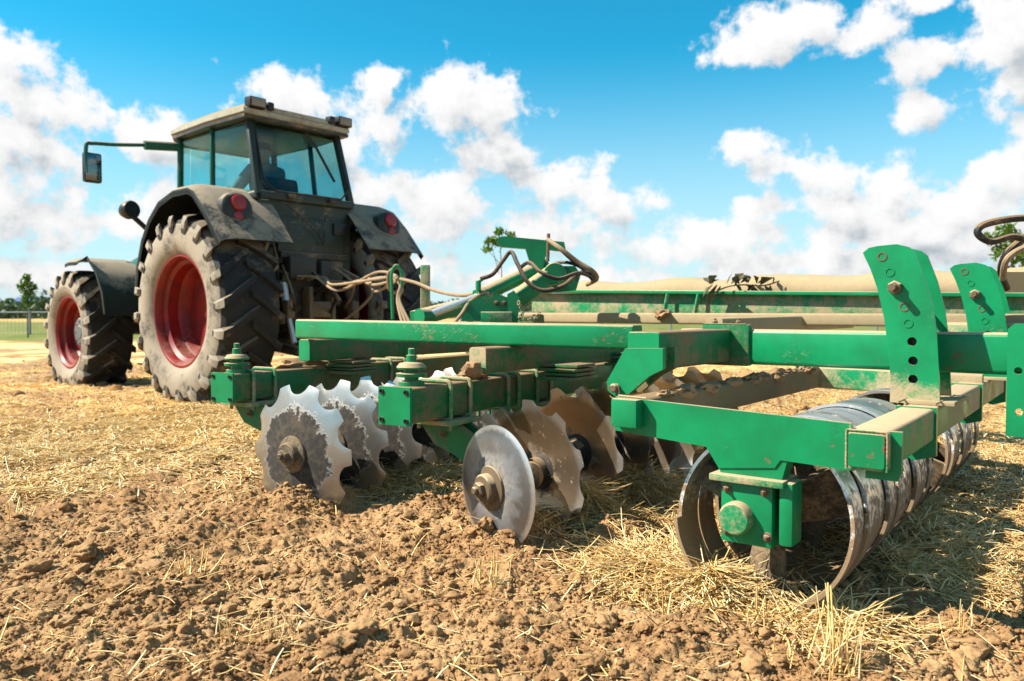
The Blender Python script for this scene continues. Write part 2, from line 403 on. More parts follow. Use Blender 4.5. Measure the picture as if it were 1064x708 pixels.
# ------------------------------------------------------------------ sky and clouds (world)
def build_world():
    w = bpy.data.worlds.new('World'); SC.world = w; w.use_nodes = True; nt = w.node_tree; nt.nodes.clear(); t = NT(nt)
    w.cycles.sampling_method = 'MANUAL'; w.cycles.sample_map_resolution = 256
    # cloud banks: direction (azimuth, elevation) and angular size, in degrees
    def dirof(px, py):
        v = pix(px, py, d=1.0) - Vector((0, 0, H)); return math.degrees(math.atan2(v.x, v.y)), math.degrees(math.asin(v.normalized().z))
    k = math.degrees(1 / FPX)
    blobs = [(10, 62, 34, 30), (40, 118, 95, 36), (0, 145, 105, 42), (150, 128, 50, 22), (205, 150, 60, 30), (70, 238, 110, 24), (170, 205, 45, 24), (10, 225, 70, 30), (20, 285, 100, 20), (120, 305, 120, 16),
             (290, 92, 52, 28), (340, 150, 50, 45), (390, 120, 45, 45), (400, 82, 38, 22), (480, 110, 68, 48), (520, 165, 60, 30), (380, 200, 40, 30), (450, 210, 72, 44),
             (570, 185, 62, 32), (640, 215, 55, 30), (560, 240, 75, 26), (690, 258, 90, 24), (790, 218, 36, 20), (770, 250, 100, 28), (580, 290, 150, 16), (420, 285, 100, 22), (860, 275, 190, 30),
             (775, 152, 30, 20), (820, 172, 52, 24), (870, 180, 36, 20), (930, 200, 60, 34), (880, 215, 50, 25), (1000, 215, 80, 30), (1050, 190, 40, 34), (950, 245, 150, 26), (1080, 250, 90, 40),
             (760, 45, 40, 20), (800, 30, 52, 34), (840, 15, 36, 24), (900, 36, 38, 20), (955, 62, 40, 30), (958, 108, 30, 26), (1050, 40, 52, 48), (1064, 85, 34, 22), (960, 0, 50, 14), (1130, 60, 90, 70), (1180, 170, 80, 50),
             (-80, 110, 110, 60), (-160, 200, 150, 70), (1300, 100, 150, 70), (1330, 230, 200, 60), (-330, 120, 150, 70)]
    g = bpy.data.node_groups.new('cloud_density', 'ShaderNodeTree'); gt = NT(g)
    g.interface.new_socket('Vector', in_out='INPUT', socket_type='NodeSocketVector'); g.interface.new_socket('Density', in_out='OUTPUT', socket_type='NodeSocketFloat')
    gi = gt.n('NodeGroupInput'); go = gt.n('NodeGroupOutput'); vin = gi.outputs[0]
    # warp the outline so that edges billow
    wn = gt.n('ShaderNodeTexNoise', inp={'Scale': .16, 'Detail': 2.0, 'Roughness': .5}); gt.link(vin, wn.inputs['Vector'])
    wv = gt.vmath('SCALE', gt.vmath('SUBTRACT', wn.outputs['Color'], (.5, .5, .5))); wv.node.inputs['Scale'].default_value = 3.2
    p = gt.vmath('ADD', vin, wv)
    acc = None
    for px, py, rx, ry in blobs:
        a, e = dirof(px, py)
        q = gt.vmath('MULTIPLY', gt.vmath('SUBTRACT', p, (a, e, 0)), (1 / (rx * k * 1.2), 1 / (ry * k * 1.2), 0))
        v = gt.math('SUBTRACT', 1.0, gt.vmath('LENGTH', q, out=1))
        acc = v if acc is None else gt.math('SMOOTH_MAX', acc, v, .35)
    for a, e, ra, re_ in ((-36, 9, 22, 9), (-22, 14, 9, 6), (-52, 13, 14, 7)):  # unseen cloud banks added for the cab side panes to reflect
        q = gt.vmath('MULTIPLY', gt.vmath('SUBTRACT', p, (a, e, 0)), (1 / ra, 1 / re_, 0)); acc = gt.math('SMOOTH_MAX', acc, gt.math('SUBTRACT', 1.0, gt.vmath('LENGTH', q, out=1)), .35)
    # elsewhere: unseen cumulus fills the empty sky, cover raised to whiten the fill light
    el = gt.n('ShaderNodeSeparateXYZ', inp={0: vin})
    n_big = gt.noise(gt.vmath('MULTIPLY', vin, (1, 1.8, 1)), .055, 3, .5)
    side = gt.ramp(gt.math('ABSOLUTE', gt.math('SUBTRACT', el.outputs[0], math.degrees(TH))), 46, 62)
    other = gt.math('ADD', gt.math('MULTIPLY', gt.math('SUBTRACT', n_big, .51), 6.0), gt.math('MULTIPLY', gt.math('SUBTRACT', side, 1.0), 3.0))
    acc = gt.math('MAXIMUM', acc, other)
    n1 = gt.noise(vin, .30, 9, .60); n2 = gt.noise(gt.vmath('ADD', vin, (31, 17, 5)), .9, 7, .62)
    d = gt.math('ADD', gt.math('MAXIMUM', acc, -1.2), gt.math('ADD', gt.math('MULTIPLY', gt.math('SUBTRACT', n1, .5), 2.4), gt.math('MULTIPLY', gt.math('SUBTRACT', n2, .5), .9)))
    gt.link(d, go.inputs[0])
    tc = t.n('ShaderNodeTexCoord').outputs['Generated']; nrm = t.vmath('NORMALIZE', tc)
    s = t.n('ShaderNodeSeparateXYZ', inp={0: nrm})
    deg = 180 / PI
    az = t.math('MULTIPLY', t.math('ARCTAN2', s.outputs[0], s.outputs[1]), deg); elv = t.math('MULTIPLY', t.math('ARCSINE', s.outputs[2]), deg)
    p = t.n('ShaderNodeCombineXYZ', inp={0: az, 1: elv, 2: 0.0}).outputs[0]
    def dens(off):
        gn = t.n('ShaderNodeGroup'); gn.node_tree = g; t.link(t.vmath('ADD', p, off), gn.inputs[0]); return gn.outputs[0]
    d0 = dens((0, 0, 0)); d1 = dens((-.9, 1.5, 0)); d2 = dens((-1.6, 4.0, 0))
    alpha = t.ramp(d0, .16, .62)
    # cloud above and sunward of a point shades it
    shade = t.math('ADD', t.math('MULTIPLY', t.ramp(d1, .3, 1.9), .5), t.math('MULTIPLY', t.ramp(d2, .1, 1.7), .5))
    fine = t.math('MULTIPLY', t.math('SUBTRACT', d0, d1), .10)
    lum = t.math('ADD', t.math('SUBTRACT', 1.0, t.math('MULTIPLY', shade, .40)), fine)
    lum = t.math('MINIMUM', t.math('MAXIMUM', lum, .60), 1.06)
    ccol = t.mix(t.ramp(lum, .62, .98), (.60, .71, .80), (1.0, 1.0, 1.0))
    cl = t.vmath('SCALE', ccol); t.link(t.math('MULTIPLY', lum, CLOUD), cl.node.inputs['Scale'])
    sky = t.n('ShaderNodeTexSky'); sky.sky_type = 'NISHITA'; sky.sun_disc = False
    sky.sun_elevation = math.asin(SUN_DIR.z); sky.sun_rotation = math.atan2(SUN_DIR.x, SUN_DIR.y)
    sky.air_density = 1.0; sky.dust_density = .3; sky.ozone_density = 1.0; sky.altitude = 100
    skc = t.mix(1.0, sky.outputs[0], SKYTINT, 'MULTIPLY')
    haze = t.ramp(elv, 0.0, 19.0, .85, 0.0)
    skc = t.mix(haze, skc, tuple(c * CLOUD for c in (.80, .93, 1.0)))
    fin = t.mix(alpha, skc, cl)
    bg = t.n('ShaderNodeBackground', inp={'Color': fin, 'Strength': .1}); out = t.n('ShaderNodeOutputWorld')
    t.link(bg.outputs[0], out.inputs[0])
CLOUD = 4.15
SKYTINT = (.075, .70, .78)
build_world()

# ------------------------------------------------------------------ ground
def vnoise(x, y, seed):
    xi = np.floor(x).astype(np.int64); yi = np.floor(y).astype(np.int64); fx = x - xi; fy = y - yi
    def h(a, b):
        n = (a * 374761393 + b * 668265263 + seed * 974711) & 0xFFFFFFFF
        n = ((n ^ (n >> 13)) * 1274126177) & 0xFFFFFFFF; n = n ^ (n >> 16); return (n & 0xFFFF) / 65535.0
    u = fx * fx * (3 - 2 * fx); v = fy * fy * (3 - 2 * fy)
    return (h(xi, yi) * (1 - u) + h(xi + 1, yi) * u) * (1 - v) + (h(xi, yi + 1) * (1 - u) + h(xi + 1, yi + 1) * u) * v
def sstep(a, b, x): t = np.clip((x - a) / (b - a), 0, 1); return t * t * (3 - 2 * t)
def camdl(x, y): return x * CS + y * CC, x * CC - y * CS
FIELD_END = 27.0
STRAW_HEAPS = [(680, 520, .22, .10, .9), (640, 500, .20, .11, .9), (700, 480, .25, .12, .9), (610, 540, .22, .05, .8), (680, 590, .22, .035, .9), (745, 612, .14, .015, .8), (720, 580, .12, .03, .8),
               (450, 500, .22, .06, .9), (520, 470, .3, .05, .8), (400, 505, .2, .03, .7), (930, 520, .3, .03, .5), (1000, 480, .35, .04, .5), (300, 440, .5, .04, .9), (860, 640, .16, .02, .6), (980, 580, .3, .02, .5), (560, 545, .16, .04, .7), (590, 500, .2, .06, .8), (350, 505, .16, .03, .7), (480, 480, .25, .06, .9), (740, 540, .2, .06, .8), (660, 470, .25, .10, .8), (100, 445, .7, .03, .9), (230, 430, .6, .03, .9), (30, 470, .5, .03, .8)]
HEAPS = []
for px, py, r_, hh, dn in STRAW_HEAPS:
    p = pix(px, py, z=0.0); HEAPS.append((p.x, p.y, r_, hh, dn))
SOIL_HEAPS = []
for px, py, r_, hh in ((285, 528, .15, .05), (335, 520, .15, .07), (385, 503, .14, .07), (430, 490, .15, .07), (492, 560, .11, .035), (545, 562, .12, .06), (600, 540, .13, .07), (650, 522, .14, .06), (640, 560, .12, .04), (735, 612, .10, .03), (312, 530, .12, .045), (520, 568, .10, .03), (880, 612, .12, .03), (920, 585, .14, .04), (960, 560, .16, .05), (440, 530, .2, .03)):
    p = pix(px, py, z=0.0); SOIL_HEAPS.append((p.x, p.y, r_, hh * 1.5))
def straw_density(x, y):
    d, l = camdl(x, y)
    wob = (vnoise(x * 1.1, y * 1.1, 5) - .5) * 1.6 + (vnoise(x * 3.1, y * 3.1, 6) - .5) * .8
    s = sstep(4.0, 4.9, d + wob * .7) * np.clip(.74 + 1.5 * (vnoise(x * .9, y * .9, 8) - .5) + 1.0 * (vnoise(x * 2.7, y * 2.7, 18) - .5), .08, 1)
    s = np.maximum(s, sstep(.9, 1.9, l + wob * .4) * sstep(2.4, 3.2, d) * .5)
    for hx, hy, r_, hh, dn in HEAPS: s = np.maximum(s, dn * np.exp(-((x - hx) ** 2 + (y - hy) ** 2) / (r_ * r_)) * (.7 + .6 * vnoise(x * 5, y * 5, 9)))
    return np.clip(s, .016, 1)
def height(x, y, fine=True):
    d, l = camdl(x, y); st = straw_density(x, y)
    h = .05 * (vnoise(x * .8, y * .8, 1) - .5) + .035 * (vnoise(x * 2.3 + 9, y * 2.3, 2) - .5)
    rough = (1 - .30 * st)
    def rdg(k, seed): return 1 - np.abs(2 * vnoise(x * k + .37 * k, y * k, seed) - 1)
    h = h + rough * (.050 * (vnoise(x * 7, y * 7, 3) ** 2 - .3) + .022 * (rdg(15, 4) - .5) + .018 * (vnoise(x * 31, y * 31, 14) ** 2 - .3))
    if fine: h = h + (.5 + .5 * rough) * (.013 * (rdg(62, 15) - .5) + .012 * (vnoise(x * 118, y * 118, 16) - .5))
    for hx, hy, r_, hh, dn in HEAPS: h = h + hh * .8 * np.exp(-((x - hx) ** 2 + (y - hy) ** 2) / (r_ * r_ * .5))
    for hx, hy, r_, hh in SOIL_HEAPS: h = h + hh * np.exp(-((x - hx) ** 2 + (y - hy) ** 2) / (r_ * r_ * .6)) * (.55 + .9 * vnoise(x * 17, y * 17, 23))
    fl = sstep(9, 16, d); h = h * (1 - fl * .35)
    return h - .015
def axis_lines(a, b, step, lo, hi, g=1.035, mx=6.0):
    L = list(np.arange(a, b, step)); s = step; x = L[-1]
    while x < hi: s = min(s * g, mx); x += s; L.append(x)
    s = step; x = L[0]; P = []
    while x > lo: s = min(s * g, mx); x -= s; P.append(x)
    return np.array(P[::-1] + L)
gx = axis_lines(.75, 3.7, .0065, -60, 420); gy = axis_lines(.05, 3.7, .0065, -300, 420)
GX, GY = np.meshgrid(gx, gy, indexing='xy'); X, Y = GX.ravel(), GY.ravel()
dd, ll = camdl(X, Y)
Zg = height(X, Y)
Zg = np.where(dd > FIELD_END, 0.02 + 0 * Zg, Zg)
far = sstep(55, 120, dd); Zg = Zg - far * .15
nx, ny = len(gx), len(gy)
ii = (np.arange(ny - 1)[:, None] * nx + np.arange(nx - 1)[None, :]).ravel()
Fg = np.stack([ii, ii + 1, ii + nx + 1, ii + nx], 1)
def soil_mat():
    m, t, b = new_mat('ploughed_soil')
    g = t.n('ShaderNodeNewGeometry'); pos = g.outputs['Position']
    st = t.n('ShaderNodeAttribute', attribute_name='straw').outputs['Fac']; fd = t.n('ShaderNodeAttribute', attribute_name='field').outputs['Fac']
    n1 = t.noise(pos, 2.2, 4, .6); n2 = t.noise(pos, 24, 6, .68); n3 = t.noise(pos, 120, 5, .7)
    c = t.mix(t.ramp(n2, .32, .68), (.195, .104, .047), (.37, .218, .100))
    c = t.mix(t.math('MULTIPLY', t.ramp(n1, .42, .64), .55), c, (.44, .28, .138))
    # straw litter: short bright flecks
    mp = t.n('ShaderNodeMapping', inp={'Vector': pos, 'Rotation': (0, 0, .6), 'Scale': (34, 150, 60)}); mp2 = t.n('ShaderNodeMapping', inp={'Vector': pos, 'Rotation': (0, 0, -.75), 'Scale': (30, 130, 60)})
    fl = t.math('MAXIMUM', t.noise(mp.outputs[0], 1, 3, .6), t.noise(mp2.outputs[0], 1, 3, .6))
    sm = t.ramp(t.math('ADD', fl, t.math('MULTIPLY', t.math('SUBTRACT', st, .5), .42)), .56, .68)
    sm = t.math('MULTIPLY', sm, t.ramp(st, .08, .4))
    c = t.mix(sm, c, t.mix(n2, (.88, .63, .28), (.66, .42, .15)))
    # beyond the field edge: rough grass, then ripe corn far off
    gcol = t.mix(t.ramp(t.noise(pos, .5, 5, .6), .35, .65), (.09, .135, .022), (.22, .20, .06))
    n6 = t.noise(pos, .02, 2, .5)
    dist = t.vmath('DOT_PRODUCT', pos, (CS, CC, 0), out=1)
    gcol = t.mix(t.math('MULTIPLY', t.ramp(dist, 95, 110), t.ramp(n6, .40, .5)), gcol, (.50, .33, .12))
    c = t.mix(fd, c, gcol)
    hgt = t.math('ADD', t.math('MULTIPLY', n3, .5), t.math('MULTIPLY', n2, .5))
    setc(t, b, c, .97, None, hgt, .8, .012)
    b.inputs['Specular IOR Level'].default_value = .15
    return m
M['soil'] = soil_mat()
edge = sstep(FIELD_END - .6, FIELD_END + .6, dd + 2.5 * (vnoise(X * .25, Y * .25, 21) - .5))
ground = np_mesh('ground', np.stack([X, Y, Zg], 1), Fg, M['soil'], attr={'straw': straw_density(X, Y), 'field': edge},
                 label='brown ploughed soil of the stubble field running out to grass', cat='ground', kind='structure')

# clods: irregular lumps of earth in many sizes, one scattered mass
def ico(sub):
    bm = bmesh.new(); bmesh.ops.create_icosphere(bm, subdivisions=sub, radius=1); bm.verts.ensure_lookup_table()
    v = np.array([w.co[:] for w in bm.verts]); f = np.array([[w.index for w in q.verts] for q in bm.faces]); bm.free(); return v, f
def clod_variants(sub, n, seed):
    v, f = ico(sub); r = np.random.default_rng(seed); out = []
    for k in range(n):
        q = v.copy()
        for j in range(7):                        # knock flat facets off
            nrm = r.normal(size=3); nrm /= np.linalg.norm(nrm); h = r.uniform(.45, .85)
            dst = q @ nrm; q = q - np.outer(np.maximum(dst - h, 0), nrm)
        s = 1 + .5 * (vnoise(q[:, 0] * 1.9 + k + 40, q[:, 1] * 1.9 + q[:, 2] * 1.7 + 40, 40 + k) - .5) + .42 * (vnoise(q[:, 0] * 4.3 + k + 40, q[:, 1] * 4.3 - q[:, 2] * 3.7 + 40, 60 + k) - .5)
        if sub > 1: s = s + .26 * (vnoise(q[:, 0] * 9 + q[:, 2] * 7 + 50, q[:, 1] * 9 + 50, 80 + k) - .5)
        out.append(q * s[:, None] * r.uniform(.7, 1.15, 3))
    return out, f
def trapezoid(n, d0, d1, power, margin=.06, lmin=None, lmax=None):
    u = rng.random(n); d = (d0 ** (1 - power) + u * (d1 ** (1 - power) - d0 ** (1 - power))) ** (1 / (1 - power))
    half = 532 / FPX + margin; l = (rng.random(n) * 2 - 1) * half * d
    return d * CS + l * CC, d * CC - l * CS, d
def rotm(n):
    q = rng.normal(size=(n, 4)); q /= np.linalg.norm(q, axis=1)[:, None]; w, x, y, z = q.T
    return np.stack([1 - 2 * (y * y + z * z), 2 * (x * y - z * w), 2 * (x * z + y * w), 2 * (x * y + z * w), 1 - 2 * (x * x + z * z), 2 * (y * z - x * w), 2 * (x * z - y * w), 2 * (y * z + x * w), 1 - 2 * (x * x + y * y)], 1).reshape(n, 3, 3)
VV, FF, base = [], [], 0
def heap_spots(n):
    k = rng.integers(0, len(SOIL_HEAPS), n); A = np.array(SOIL_HEAPS)[k]; a = rng.normal(size=(n, 2)) * A[:, 2:3] * .6
    return A[:, 0] + a[:, 0], A[:, 1] + a[:, 1]
for n, d0, d1, smin, smax, sub, pw, ex in ((48000, 1.75, 5.2, .0028, .0105, 1, 1.8, 1.5), (6000, 1.75, 5.5, .007, .016, 2, 1.8, 1.5), (1700, 1.75, 6.0, .012, .036, 3, 1.6, 2.0), (170, 1.8, 6.0, .03, .058, 4, 1.3, 1.6), (2200, 4.5, 18, .015, .07, 2, 1.15, 2.0)):
    x, y, d = trapezoid(n, d0, d1, pw); st = straw_density(x, y); keep = rng.random(n) > st * .7; x, y = x[keep], y[keep]
    if d1 <= 6: hx, hy = heap_spots(int(n * .16)); x, y = np.concatenate([x, hx]), np.concatenate([y, hy])
    m = len(x)
    clump = vnoise(x * 2.2, y * 2.2, 70) + .3 * rng.random(m)
    size = smin + (smax - smin) * rng.random(m) ** ex * np.clip(clump * 1.3, .3, 1.2)
    var, f = clod_variants(sub, 14, 100 + sub); var = np.array(var); idx = rng.integers(0, 14, m)
    P = np.einsum('nij,nvj->nvi', rotm(m), var[idx]) * size[:, None, None]; P[:, :, 2] *= .62
    P += np.stack([x, y, height(x, y) + size * .12], 1)[:, None, :]
    nv = P.shape[1]; VV.append(P.reshape(-1, 3)); FF.append((f[None] + (np.arange(m) * nv)[:, None, None] + base).reshape(-1, 3)); base += m * nv
VC = np.concatenate(VV)
clods = np_mesh('soil_clods', VC, np.concatenate(FF), M['soil'], smooth=False, attr={'straw': np.full(len(VC), .0), 'field': np.zeros(len(VC))},
                label='loose brown clods and crumbs of earth strewn over the soil', cat='soil clods', kind='stuff')

# straw: bent stalks, one scattered mass
def straw_mat():
    m, t, b = new_mat('dry_straw')
    a = t.n('ShaderNodeAttribute', attribute_name='tint').outputs['Fac']
    c = t.mix(t.ramp(a, 0, .55), (.46, .26, .075), (.90, .62, .24)); c = t.mix(t.ramp(a, .5, 1), c, (.98, .82, .48))
    setc(t, b, c, .5)
    tl = t.n('ShaderNodeBsdfTranslucent', inp={'Color': c}); mx = t.n('ShaderNodeMixShader', inp={0: .18, 1: b.outputs[0], 2: tl.outputs[0]})
    t.link(mx.outputs[0], t.nt.nodes['Material Output'].inputs[0]); return m
M['straw'] = straw_mat()
def stalks(x, y, z, yaw, pitch, length, rad, bend, tint):
    """flattened three sided stalks of three segments"""
    n = len(x); S = 4
    dirv = np.stack([np.cos(yaw) * np.cos(pitch), np.sin(yaw) * np.cos(pitch), np.sin(pitch)], 1)
    side = np.stack([-np.sin(yaw), np.cos(yaw), np.zeros(n)], 1); up = np.cross(dirv, side) * -1; up *= np.sign(up[:, 2:3] + 1e-9)
    t = np.linspace(0, 1, S); P = np.stack([x, y, z], 1)[:, None, :] + dirv[:, None, :] * (t[None, :, None] * length[:, None, None])
    P += up[:, None, :] * (bend * length)[:, None, None] * (t * (1 - t) * 4)[None, :, None] * .5
    kink = rng.normal(size=(n, 1, 1)) * .05 * length[:, None, None]; P += side[:, None, :] * kink * (t * t)[None, :, None]
    ring = []
    for a in (.5, 2.6, 4.7):
        rr = rad[:, None, None] * (1 - .35 * t)[None, :, None]
        ring.append(P + (side[:, None, :] * math.cos(a) * 1.7 + up[:, None, :] * math.sin(a) * .7) * rr)
    V = np.stack(ring, 2).reshape(n, S * 3, 3)
    f = []
    for i in range(S - 1):
        for k in range(3): k2 = (k + 1) % 3; f.append((i * 3 + k, i * 3 + k2, (i + 1) * 3 + k2, (i + 1) * 3 + k))
    F = np.array(f)[None] + (np.arange(n) * S * 3)[:, None, None]
    return V.reshape(-1, 3), F.reshape(-1, 4), np.repeat(tint, S * 3)
def lay_straw(n, d0, d1, pw, lens, rads, maxp=.35, keepk=1.0, expo=1.0):
    x, y, d = trapezoid(n, d0, d1, pw); st = straw_density(x, y); keep = rng.random(n) < (st * keepk) ** expo; x, y, d, st = x[keep], y[keep], d[keep], st[keep]; m = len(x)
    yaw = rng.random(m) * 2 * PI; pitch = np.abs(rng.normal(size=m)) * maxp * .6 - .08
    L = lens[0] + (lens[1] - lens[0]) * rng.random(m) ** 1.8; rad = (rads[0] + (rads[1] - rads[0]) * rng.random(m)) * (1 + .06 * np.maximum(d - 3, 0))
    z0 = height(x, y); x1 = x + np.cos(yaw) * L; y1 = y + np.sin(yaw) * L; z1 = height(x1, y1)
    pitch = np.maximum(pitch, np.clip(np.arctan2(z1 - z0, L), -.3, .22) + .02)
    return x, y, z0 + .004 + .03 * st * rng.random(m), yaw, pitch, L, rad, rng.normal(size=m) * .10, np.clip(.64 + .27 * rng.normal(size=m), 0, 1)
sets = [lay_straw(95000, 1.75, 5.5, 1.4, (.03, .15), (.0013, .0028), .28), lay_straw(85000, 4.0, 15, 1.35, (.04, .19), (.0022, .0044), .16),
        lay_straw(1500, 1.8, 4.8, 1.3, (.05, .20), (.0016, .0032), .36, 1.6, .5)]
hs = []
for hx, hy, r_, hh, dn in HEAPS:
    n = int(3400 * r_ / .25 * dn); a = rng.normal(size=(n, 2)) * r_ * .55; x, y = hx + a[:, 0], hy + a[:, 1]
    lift = hh * np.exp(-(a ** 2).sum(1) / (r_ * r_ * .6))
    hs.append((x, y, height(x, y) + lift * .8 * rng.random(n), rng.random(n) * 2 * PI, rng.normal(size=n) * np.where(np.hypot(x, y) > 4.2, .10, .24), .05 + .16 * rng.random(n) ** 1.5, .0013 + .0015 * rng.random(n), rng.normal(size=n) * .14, np.clip(.60 + .28 * rng.normal(size=n), 0, 1)))
sets += hs
VV, FF, TT, base = [], [], [], 0
for s_ in sets:
    v, f, tt = stalks(*s_); VV.append(v); FF.append(f + base); TT.append(tt); base += len(v)
straw = np_mesh('straw', np.concatenate(VV), np.concatenate(FF), M['straw'], attr={'tint': np.concatenate(TT)}, smooth=False,
                label='golden straw littering the field in a broad band', cat='straw', kind='stuff')

# stubble tufts: countable, each a thing of its own
TUFTS = [(505, 612, .13, 26, 'upright tuft of golden stubble on bare soil below the plain disc'), (870, 690, .22, 34, 'tallest pale stubble tuft at the bottom edge below the packer roller'),
         (190, 610, .11, 20, 'small stubble tuft leaning over a clod at lower left'), (285, 665, .12, 14, 'thin sparse stubble tuft near the bottom edge left of centre'),
         (785, 650, .13, 14, 'short broken stubble tuft below the roller bearing'), (228, 668, .10, 10, 'tiny tuft of a few pale stalks beside the thin sparse tuft'),
         (12, 540, .12, 16, 'dark yellow stubble tuft at the left edge of the field'), (1010, 655, .12, 12, 'small stubble tuft in the lower right corner'), (700, 640, .16, 10, 'few long bent stalks standing between plain disc and roller')]
for px, py, hh, n, lab in TUFTS:
    c = pix(px, py, z=-.01); a = rng.normal(size=(n, 2)) * .03; x, y = c.x + a[:, 0], c.y + a[:, 1]
    v, f, tt = stalks(x, y, height(x, y) - .01, rng.random(n) * 2 * PI, PI / 2 - np.abs(rng.normal(size=n)) * .5, hh * (.5 + .6 * rng.random(n)), .0014 + .0012 * rng.random(n), rng.normal(size=n) * .12, np.clip(.6 + .25 * rng.normal(size=n), 0, 1))
    o = np_mesh('stubble_tuft', v - np.array(c), f, M['straw'], attr={'tint': tt}, smooth=False, label=lab, cat='stubble'); o.location = c; o['group'] = 'stubble tufts on the bare soil'

# ------------------------------------------------------------------ the disc harrow
harrow = empty('disc_harrow', (3.6, 2.4, 0))
set_props(harrow, 'worn green disc harrow with scalloped steel discs and a packer roller behind the tractor', 'disc harrow')
ZU = Vector((0, 0, 1)); XU = Vector((1, 0, 0)); YU = Vector((0, 1, 0))
def hp(name, mb, mat, parent=None, **k): return mb.build(name, mat, parent or harrow, **k)
def bolt(mb, p, axis, r=.014, h=.016):
    mb.lathe([(0, -.004), (r * 1.5, -.004), (r * 1.5, .003), (r, .004)], 16, p, axis)
    mb.lathe([(r, .003), (r, h), (r * .85, h + .002), (0, h + .002)], 6, p, axis)
    mb.lathe([(r * .5, h), (r * .5, h + .012), (0, h + .012)], 10, p, axis)
def bolts(ps, axis, r, parent, h=.016, mat='bolt'):
    for p in ps: mb = MB(); bolt(mb, Vector(p), axis, r, h); mb.build('bolt', M[mat], parent)
# upper frame: the long rail, the three cross beams that end in view and the rail that runs on to the right
railA, railB = pix(314, 341.5, d=4.45), pix(662, 352.5, d=3.30)
railA.z, railB.z = .838, .822
hp('frame_rail', MB().beam(railA, railB, .10, .105), M['green'])
def cross_beam(c, length, w, h, mat, capm=None, deg=37.5):
    d = heading(deg); mb = MB().beam(c, c + d * length, w, h); o = hp('cross_beam', mb, mat)
    cap = MB().beam(c - d * .006, c + d * .001, w * .97, h * .97, .012); cap.build('end_cap', capm or M['green_clean'], o); return o
c1 = pix(317, 364, d=4.5); cross_beam(c1, 2.6, .10, .125, M['green_mud'], M['green'])
c2 = pix(497, 374.5, d=3.5); cross_beam(c2, 2.6, .10, .115, M['green_mud'], M['green_dusty'])
c3 = pix(669, 366, d=3.02); c3.z = .78; o3 = cross_beam(c3, .78, .14, .145, M['green_mud'], M['green_clean'])
rr0 = Vector((3.46, 1.62, .775)); rr1 = Vector((3.46, -.62, .772))
rl = hp('frame_rail', MB().beam(rr0, rr1, .12, .155, .018), M['green'])
col_ = hp('collar', MB().box((3.41, 1.395, .782), (.05, .22, .185), bev=.012), M['green_mud'])
bolts([(3.405, 1.34, .872), (3.405, 1.45, .872)], (0, 0, 1), .012, col_)
# hinge plate hanging from the end of the short cross beam down to the pin of the roller arm
pin = pix(642, 403, d=3.06)
hu, hv = -YU, ZU
def hpl(px, py): w = pix(px, py, x=pin.x); return ((w - pin).dot(hu), (w - pin).dot(hv))
ho = [hpl(651, 362), hpl(690, 362), hpl(690, 384), hpl(676, 391), hpl(655, 409), hpl(641, 412), hpl(633, 406), hpl(632, 396)]
hz = hp('hinge_plate', MB().plate(ho, pin, hu, hv, .022), M['green'])
mb = MB(); mb.lathe([(0, -.13), (.017, -.13), (.017, .035), (.012, .04), (0, .04)], 16, pin, (-1, 0, 0)); mb.build('pin', M['bolt'], hz)
mb = MB(); mb.tube([pin + Vector((-.03, .024 * math.cos(a), -.012 + .028 * math.sin(a))) for a in np.linspace(.3, 5.6, 16)], .0028, 8); mb.build('pin_ring', M['bolt'], hz)
hp('hinge_plate', MB().plate(ho, pin + Vector((.10, 0, 0)), hu, hv, .022), M['green_mud'])

# gang beams, each with its end plate, straps, spring stack and hanging brackets
DA, DB = heading(30), heading(31)
ga = pix(232, 403, d=4.1); gb = pix(411, 422, d=3.2)
def gang_beam(e, d, length, w=.15, h=.145):
    o = hp('gang_beam', MB().beam(e, e + d * length, w, h, .012), M['green_mud'])
    side = d.cross(ZU).normalized()
    mb = MB().plate([(-.082, -.078), (.082, -.078), (.082, .078), (-.082, .078)], e - d * .004, side, ZU, .012)
    pl = mb.build('end_plate', M['green_clean'], o)
    for a in (-.063, .063):
        for b in (-.058, .058): MB().lathe([(0, 0), (.011, 0), (.011, .006), (.006, .006), (.006, .002), (0, .002)], 14, e - d * .010 + side * a + ZU * b, -d).build('end_bolt', M['black'], o)
    return o, side
gA, sA = gang_beam(ga, DA, 3.3); gB, sB = gang_beam(gb, DB, 3.1)
def strap(c, d, side, w=.15, h=.145, t=.016):
    mb = MB(); r = .02; W, Hh = w / 2 + t / 2 + .003, h / 2 + t / 2 + .003
    pts = []
    for cx, cy, a0 in ((1, 1, 0), (-1, 1, 90), (-1, -1, 180), (1, -1, 270)):
        for k in range(4): a = R_(a0 + 30 * k); pts.append(c + side * (cx * (W - r) + r * math.cos(a)) + ZU * (cy * (Hh - r) + r * math.sin(a)))
    mb.tube(pts, t / 2 + .002, 8, closed=True)
    for sx in (1, -1): mb.tube([c + side * sx * W - ZU * (Hh - .02), c + side * sx * W - ZU * (Hh + .045)], .009, 8)
    return hp('strap', mb, M['green_dusty'])
